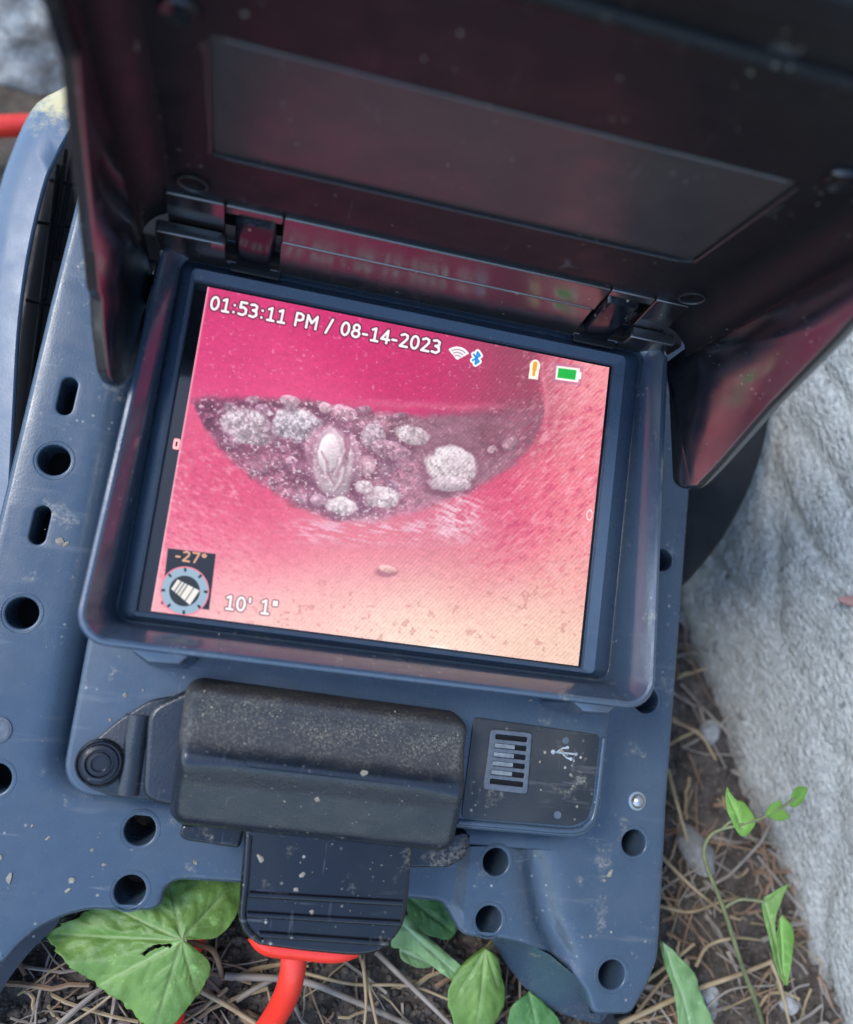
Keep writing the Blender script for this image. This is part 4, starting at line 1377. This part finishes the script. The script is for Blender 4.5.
# pebbles
def pebble(x, y, s, col, label, seed, h=0.0):
    p = G(x, y, GZ + .004)
    r = random.Random(seed)
    bm = bmesh.new()
    bmesh.ops.create_icosphere(bm, subdivisions=2 if s[0] > .006 else 3, radius=1)
    for v in bm.verts:
        k = 1 + (.45 if s[0] > .006 else .28) * mnoise.noise(v.co * 1.3 + Vector((seed, 0, 0))) + .08 * mnoise.noise(v.co * 5)
        v.co = Vector((v.co.x * s[0], v.co.y * s[1], v.co.z * s[2])) * k
        v.co.rotate(Matrix.Rotation(seed * .7, 3, 'Z'))
    o = bm_obj('pebble', bm, simple('pebble_stone', col, .85, var=.3, scale=400, bump=.6), None, auto=20)
    o.location = (p[0], p[1], GZ + soil_h(p[0], p[1]) + s[2] * .55 + h)
    tag(o, label, 'pebble', 'small stones on the soil')
pebble(716, 997, (.0034, .0030, .0026), (.36, .36, .34), 'pale grey pebble in the straw near the bottom right', 1)
pebble(718, 1012, (.0028, .0022, .002), (.32, .32, .31), 'smaller pale pebble just below the larger one in the straw', 2)
pebble(696, 850, (.010, .006, .005), (.17, .165, .155), 'flat grey stone between the plate and the wall', 3)
pebble(790, 1005, (.0036, .003, .0026), (.33, .33, .32), 'pale pebble at the foot of the wall', 4)
pebble(214, 980, (.0034, .003, .0026), (.16, .13, .11), 'brown pebble just right of the torn leaf', 5)
pebble(708, 733, (.005, .004, .003), (.24, .24, .23), 'light grey pebble in the upper gap beside the wall', 6)

# ================================================================== concrete wall
a0, b0 = G(690, 640), G(830, 1000)
dr = (b0 - a0) / np.linalg.norm(b0 - a0)
side = np.array((-abs(dr[1]), -abs(dr[0]), 0.0))
side = np.array((dr[1], -dr[0], 0.0))
if side[0] > 0:
    side = -side
TW = math.radians(9)
up = -side * math.sin(TW) + np.array((0, 0, math.cos(TW)))
nrm = side * math.cos(TW) + np.array((0, 0, math.sin(TW)))
la = np.concatenate([np.arange(-1.6, -.30, .05), np.arange(-.30, .30, .0024), np.arange(.30, 1.2, .05)])
lb = np.concatenate([np.arange(-.02, .22, .0024), np.arange(.22, .62, .03)])
vs = []
for t in lb:
    for s in la:
        p = a0 + dr * s + up * t
        q = Vector((s * 9, t * 16, 0))
        h = mnoise.fractal(Vector((s * 10, t * 38, 1)), .9, 2.0, 5) * .0005 + mnoise.fractal(Vector((s * 110, t * 220, 5)), .7, 2.0, 4) * .0010
        rid = mnoise.noise(Vector((s * 7, t * 26, 3)))
        h -= .0022 * max(0, 1 - abs(rid) * 16)
        vs.append(p + nrm * h)
nl_, nt_ = len(la), len(lb)
fs = [(j * nl_ + i, j * nl_ + i + 1, (j + 1) * nl_ + i + 1, (j + 1) * nl_ + i) for j in range(nt_ - 1) for i in range(nl_ - 1)]
base = len(vs)
depth = -nrm * .25
border = [j for j in range(nl_)], [(nt_ - 1) * nl_ + j for j in range(nl_)]
vs += [vs[i] + depth for i in border[0]] + [vs[i] + depth for i in border[1]]
for i in range(nl_ - 1):
    fs.append((border[1][i], border[1][i + 1], base + nl_ + i + 1, base + nl_ + i))
    fs.append((base + nl_ + i, base + nl_ + i + 1, base + i + 1, base + i))
mt, n, b = mat('rough_concrete')
co = coords(n)
span = node(n, 'ShaderNodeAttribute', attribute_name='span').outputs['Vector']
c = mixc(n, ramp(n, noise_tex(n, co, 45, 6, .6), .3, .72), (.24, .244, .225), (.385, .390, .358))
c = mixc(n, ramp(n, noise_tex(n, co, 480, 5, .7), .35, .66), c, (.51, .515, .48))
c = mixc(n, mul(n, ramp(n, noise_tex(n, span, 1.0, 5, .6, ((330, 560, 1), (0, 0, .10))), .46, .60), .50), c, (.22, .235, .225))
c = mixc(n, mul(n, ramp(n, noise_tex(n, co, 300, 4, .6), .60, .70), .55), c, (.15, .15, .145))
c = mixc(n, mul(n, ramp(n, noise_tex(n, co, 150, 3, .5), .68, .72), .7), c, (.11, .11, .105))        # pits
zz = n.nodes.new("ShaderNodeSeparateXYZ")
n.links.new(co, zz.inputs[0])
low_ = mul(n, zz.outputs['Z'], mul(n, noise_tex(n, co, 40, 5, .6), .07), 'SUBTRACT')
c = mixc(n, mul(n, ramp(n, mul(n, mul(n, low_, .20, 'ADD'), 10.0), .42, .62, (1, 1, 1, 1), (0, 0, 0, 1)), .5), c, (.16, .135, .11))       # soil splash along the foot
c = mixc(n, mul(n, ramp(n, noise_tex(n, co, 16, 4), .5, .75), .35), c, (.25, .25, .24))
n.links.new(c, b.inputs['Base Color'])
b.inputs['Roughness'].default_value = .93
bp = node(n, "ShaderNodeBump", Strength=1.0, Distance=.0020)
n.links.new(mul(n, mul(n, noise_tex(n, co, 700, 3, .6), .6), noise_tex(n, span, 1.0, 4, .55, ((360, 560, 1), (0, 0, .10))), 'ADD'), bp.inputs['Height'])
n.links.new(bp.outputs[0], b.inputs['Normal'])
o = mesh_obj('concrete_wall', vs, fs, mt, auto=180)
sp_ = o.data.attributes.new('span', 'FLOAT_VECTOR', 'POINT')
sv_ = np.zeros((len(vs), 3), np.float32)
sv_[:base, 0] = np.tile(la, len(lb))
sv_[:base, 1] = np.repeat(lb, len(la))
sp_.data.foreach_set('vector', sv_.ravel())
tag(o, 'rough pale grey concrete wall rising beside the monitor', 'wall')

# rough stones at the back left
def boulder(loc, s, seed, label):
    bm = bmesh.new()
    bmesh.ops.create_icosphere(bm, subdivisions=6, radius=1)
    for v in bm.verts:
        q = v.co + Vector((seed, 0, 0))
        k = 1 + .22 * mnoise.noise(q * 1.1) + mnoise.fractal(q * 3.5, .9, 2, 5) * .10
        c_ = v.co.normalized()
        box = 1 / max(abs(c_.x), abs(c_.y), abs(c_.z)) ** .6
        v.co = Vector((c_.x * s[0], c_.y * s[1], c_.z * s[2])) * k * box * .9
    mt, n, b = mat('rough_stone')
    co = coords(n)
    c = mixc(n, ramp(n, noise_tex(n, co, 70, 6, .7), .36, .66), (.30, .29, .27), (.75, .74, .70))
    c = mixc(n, mul(n, ramp(n, noise_tex(n, co, 30, 4), .55, .7), .4), c, (.22, .20, .14))
    n.links.new(c, b.inputs['Base Color'])
    b.inputs['Roughness'].default_value = .95
    bp = node(n, "ShaderNodeBump", Strength=1.0, Distance=.006)
    n.links.new(noise_tex(n, co, 90, 6, .7), bp.inputs['Height'])
    n.links.new(bp.outputs[0], b.inputs['Normal'])
    o = bm_obj('rough_stone', bm, mt, None, auto=180)
    o.location = loc
    tag(o, label, 'stone')
p = G(20, 100, GZ)
boulder((p[0] - .03, p[1] + .085, GZ + .03), (.17, .080, .085), 2.3, 'large rough grey stone at the back behind the hood, above the red cable')

# ================================================================== leaves
def leaf_mat(name, a, b_, vein):
    mt, n, b = mat(name)
    co = coords(n)
    c = mixc(n, ramp(n, noise_tex(n, co, 110, 5), .3, .7), a, b_)
    c = mixc(n, mul(n, ramp(n, noise_tex(n, co, 260, 5, .65), .60, .72), .55), c, [min(1, x * 1.9 + .05) for x in b_])
    at = node(n, "ShaderNodeAttribute", attribute_name='vein')
    c = mixc(n, mul(n, at.outputs['Fac'], .55), c, vein)
    n.links.new(c, b.inputs['Base Color'])
    b.inputs['Roughness'].default_value = .48
    b.inputs['Transmission Weight'].default_value = 0.0
    b.inputs['Specular IOR Level'].default_value = .35
    bp = node(n, "ShaderNodeBump", Strength=.5, Distance=.0008)
    n.links.new(noise_tex(n, co, 420, 4), bp.inputs['Height'])
    n.links.new(bp.outputs[0], b.inputs['Normal'])
    return mt
M['leaf'] = leaf_mat('leaf_green', (.072, .150, .028), (.135, .232, .050), (.26, .34, .14))
M['leaf_dark'] = leaf_mat('leaf_dark_green', (.035, .110, .030), (.085, .200, .055), (.18, .30, .12))
M['leaf_bright'] = leaf_mat('leaf_bright_green', (.070, .165, .022), (.135, .260, .042), (.28, .44, .14))
M['leaf_pale'] = leaf_mat('leaf_pale_green', (.095, .185, .065), (.170, .275, .110), (.32, .42, .24))
M['stem'] = simple('green_stem', (.12, .13, .055), .55, var=.3, scale=200)

def leaf(parent, outline, centre, h, mt, veins=(), cup=.004, tilt=None, ripple=.0014, res=120, rings=18, hole=None, hc=None):
    """leaf blade: outline and base point are (x, y, height above soil) measurements"""
    def pt(q):
        return np.array(G(q[0], q[1], GZ + (q[2] if len(q) > 2 else h)))
    ol = np.array([pt(q) for q in outline])
    ol = np.vstack([ol, ol[:1]])
    ol = np.array(spline(list(ol), 8))
    ol = resample(ol, res + 1)[:-1]
    c = pt(centre)
    ol = np.array([c + (p - c) * (1 + .035 * mnoise.noise(Vector(p) * 420) + .02 * mnoise.noise(Vector(p) * 1100)) for p in ol])
    vn = [pt(v_) for v_ in veins]
    segs = [(c, v_, 1.0) for v_ in vn]
    for v_ in vn:
        ab = v_ - c
        side_ = np.array((-ab[1], ab[0], 0))
        for f_ in (.28, .46, .64, .80):
            for sg in (-1, 1):
                a_ = c + ab * (f_ + .05 * sg)
                segs.append((a_, a_ + ab * .22 + side_ * sg * .24 * (1.15 - f_), .45))
    q = np.concatenate([c + (ol - c) * (k / rings) for k in range(rings + 1)])
    t = np.repeat(np.arange(rings + 1) / rings, res)
    vein = np.zeros(len(q))
    z = np.zeros(len(q))
    for a_, b_, st in segs:
        ab = (b_ - a_)[:2]
        tt = np.clip(((q[:, :2] - a_[:2]) @ ab) / (ab @ ab), 0, 1)
        dd = np.linalg.norm(q[:, :2] - a_[:2] - tt[:, None] * ab, axis=1)
        wv = .00048 * (1 - .6 * tt) * (1 if st == 1 else .6)
        vein = np.maximum(vein, np.exp(-(dd / wv) ** 2) * st)
        z = np.minimum(z, -.0006 * st * np.exp(-(dd / .0010) ** 2))
    nz = np.array([ripple * (mnoise.noise(Vector(p) * 90) * t_ * 1.4 + .5 * mnoise.noise(Vector(p) * 260)) for p, t_ in zip(q, t)])
    verts = list(q + np.stack([0 * z, 0 * z, z + nz - cup * t ** 2 * .5], 1))
    faces = []
    for k in range(rings):
        for j in range(res):
            jj = (j + 1) % res
            f = (k * res + j, k * res + jj, (k + 1) * res + jj, (k + 1) * res + j)
            if hole is not None:
                mid = np.mean([verts[i] for i in f], axis=0)
                for hx0, hy0, hx1, hy1, hr in hole:
                    A, B = pt((hx0, hy0)), pt((hx1, hy1))
                    ab = B - A
                    tt = np.clip(np.dot((mid - A)[:2], ab[:2]) / np.dot(ab[:2], ab[:2]), 0, 1)
                    if np.linalg.norm((mid - A - ab * tt)[:2]) < hr * (.75 + .6 * mnoise.noise(Vector(mid) * 900)):
                        f = None
                        break
            if f:
                faces.append(f)
    me = bpy.data.meshes.new('leaf')
    loc = np.array(parent.location)
    me.from_pydata([tuple(v - loc) for v in verts], [], faces)
    at = me.attributes.new('vein', 'FLOAT', 'POINT')
    at.data.foreach_set('value', vein)
    bm = bmesh.new()
    bm.from_mesh(me)
    bmesh.ops.remove_doubles(bm, verts=bm.verts, dist=1e-7)
    bmesh.ops.recalc_face_normals(bm, faces=bm.faces)
    if sum(f.normal.z for f in bm.faces) < 0:
        bmesh.ops.reverse_faces(bm, faces=bm.faces)
    bm.to_mesh(me)
    bm.free()
    me.polygons.foreach_set('use_smooth', [True] * len(me.polygons))
    me.materials.append(M[mt])
    o = link(bpy.data.objects.new('leaf', me), parent)
    so = o.modifiers.new('thickness', 'SOLIDIFY')
    so.thickness = .0003
    return o

def stem(parent, pts, r, mt='stem', r_end=None, name='stem'):
    loc = np.array(parent.location)
    return tube(name, [np.array(p) - loc for p in spline([G(x, y, GZ + h) for x, y, h in pts], 8)], r, M[mt], parent, 8, r_end)

# large torn leaf at the lower left
p = G(190, 945, GZ)
pl = thing('bindweed_plant', 'large lobed green leaf with a torn slit, under the lower left edge of the monitor', 'plant', tuple(p), group='green weeds around the monitor')
leaf(pl, [(184, 941, .030), (190, 950, .030), (203, 955, .028), (211, 966, .026), (205, 985, .024), (190, 1005, .022), (178, 1020, .020), (163, 1036, .018), (148, 1030, .019), (137, 1018, .020), (122, 1003, .021), (102, 990, .022), (93, 981, .022), (72, 968, .023), (56, 950, .021), (45, 934, .020), (66, 922, .024), (98, 905, .026), (130, 893, .028), (160, 890, .028),
          (168, 872, .028), (200, 864, .028), (236, 866, .026), (243, 890, .025), (238, 911, .025), (227, 929, .026), (211, 939, .027), (195, 935, .029)],
     (182, 940, .030), .024, 'leaf', veins=[(60, 934, .021), (100, 985, .022), (155, 1030, .019), (196, 990, .024), (170, 880, .028), (228, 890, .026), (110, 905, .026)], hole=[(145, 955, 152, 948, .0007), (151, 949, 160, 947, .0008), (159, 947, 170, 946, .0006)], cup=.002, rings=44, res=260)
stem(pl, [(184, 941, .029), (200, 945, .020), (214, 952, .012), (222, 975, .004), (224, 985, -.003)], .0009, 'twig')

# leaves under the bottom centre
p = G(480, 1000, GZ)
pl = thing('bindweed_plant', 'rounded mid green leaf beneath the scooped bottom edge', 'plant', tuple(p), group='green weeds around the monitor')
leaf(pl, [(485, 946, .020), (497, 955, .020), (503, 972, .018), (508, 997, .016), (500, 1020, .015), (484, 1040, .014), (464, 1040, .014), (453, 1016, .016), (450, 992, .018), (462, 966, .020)], (486, 950, .021), .018, 'leaf', veins=[(478, 1036, .014), (498, 985, .017), (460, 992, .017)], cup=.004)
leaf(pl, [(531, 990, .010), (548, 1004, .010), (563, 1030, .008), (540, 1044, .008), (512, 1036, .008), (512, 1008, .010)], (530, 994, .010), .009, 'leaf_dark', veins=[(540, 1038, .008)], cup=.002)
stem(pl, [(486, 952, .020), (500, 935, .012), (508, 925, -.002)], .0008)
p = G(430, 940, GZ)
pl = thing('bindweed_plant', 'pale strap of leaf over darker leaves, right below the latch', 'plant', tuple(p), group='green weeds around the monitor')
leaf(pl, [(398, 914, .022), (410, 916, .022), (425, 932, .021), (448, 952, .020), (470, 975, .018), (458, 982, .017), (436, 968, .018), (412, 950, .019), (392, 945, .02)], (400, 922, .022), .02, 'leaf_pale', veins=[(462, 976, .018)], cup=.002, ripple=.0015)
leaf(pl, [(405, 895, .014), (440, 895, .014), (460, 915, .012), (452, 938, .012), (430, 935, .012), (410, 920, .013)], (412, 900, .014), .013, 'leaf_dark', veins=[(452, 930, .012)], cup=.002)
leaf(pl, [(400, 945, .010), (425, 955, .010), (435, 964, .009), (420, 968, .008), (402, 960, .009)], (402, 950, .010), .01, 'leaf_pale', veins=[(430, 963, .009)], cup=.001)
stem(pl, [(400, 922, .022), (392, 930, .012), (388, 938, -.002)], .0009)

# young plants beside the wall
p = G(692, 1000, GZ)
pl = thing('bindweed_plant', 'single narrow pale green leaf pointing up beside the lower right foot', 'plant', tuple(p), group='green weeds around the monitor')
leaf(pl, [(663, 939, .026), (670, 953, .026), (683, 960, .025), (696, 972, .024), (704, 995, .022), (718, 1030, .018), (700, 1046, .016), (684, 1036, .017), (680, 1000, .020), (672, 972, .024), (666, 955, .025)], (664, 942, .026), .02, 'leaf_pale', veins=[(700, 1040, .017), ], cup=.004)
stem(pl, [(700, 1042, .016), (704, 1062, .008), (706, 1075, -.003)], .0009)

p = G(762, 1020, GZ)
vine = thing('bindweed_vine', 'slender upright weed with folded leaves climbing beside the concrete wall', 'plant', tuple(p), group='green weeds around the monitor')
stem(vine, [(766, 1036, -.002), (755, 1000, .012), (742, 966, .022), (724, 910, .034), (708, 870, .042), (704, 850, .046), (710, 836, .050), (722, 829, .053), (744, 824, .056), (766, 816, .058), (784, 806, .060), (795, 798, .061)], .00085, r_end=.0004)
stem(vine, [(724, 908, .034), (738, 900, .038), (752, 900, .040), (764, 902, .041)], .0006)
leaf(vine, [(791, 883, .046), (783, 900, .044), (777, 918, .041), (778, 940, .038), (786, 984, .032), (776, 962, .035), (768, 930, .038), (763, 902, .041), (776, 891, .044)], (766, 903, .041), .04, 'leaf', veins=[(784, 975, .033)], cup=.001, ripple=.0006)
leaf(vine, [(783, 914, .040), (792, 926, .040), (795, 942, .038), (793, 960, .036), (787, 985, .031), (779, 962, .034), (777, 936, .038)], (781, 918, .040), .038, 'leaf_bright', veins=[(787, 980, .032)], cup=.001, ripple=.0006)
leaf(vine, [(728, 786, .060), (736, 797, .060), (748, 804, .059), (757, 820, .058), (750, 833, .056), (742, 836, .055), (734, 824, .056), (728, 806, .058)], (742, 826, .056), .058, 'leaf_bright', veins=[(731, 792, .060)], cup=.002, ripple=.0006)
leaf(vine, [(766, 815, .059), (772, 804, .060), (782, 800, .061), (784, 809, .060), (791, 816, .059), (780, 821, .058)], (770, 815, .059), .059, 'leaf_bright', cup=.001, ripple=.0005)
leaf(vine, [(791, 806, .060), (793, 793, .062), (800, 786, .063), (808, 788, .063), (806, 797, .062), (799, 806, .060)], (793, 803, .060), .061, 'leaf_bright', cup=.001, ripple=.0005)
stem(vine, [(722, 829, .053), (730, 822, .055), (738, 820, .056)], .0005)
# rusty chip embedded in the wall
bm = bmesh.new()
d_ = D @ ray(853, 601)
cw = D @ CAMD
s_ = np.dot(a0 - cw, nrm) / np.dot(d_, nrm)
hit = cw + d_ * s_
bmesh.ops.create_icosphere(bm, subdivisions=2, radius=1)
for v in bm.verts:
    v.co = Vector((v.co.x * .005, v.co.y * .002, v.co.z * .0016)) * (1 + .3 * mnoise.noise(v.co * 2))
o = bm_obj('brick_chip', bm, simple('reddish_chip', (.28, .15, .13), .8, scale=500), None)
o.location = hit + nrm * .001
tag(o, 'small reddish chip stuck on the face of the concrete wall', 'chip')
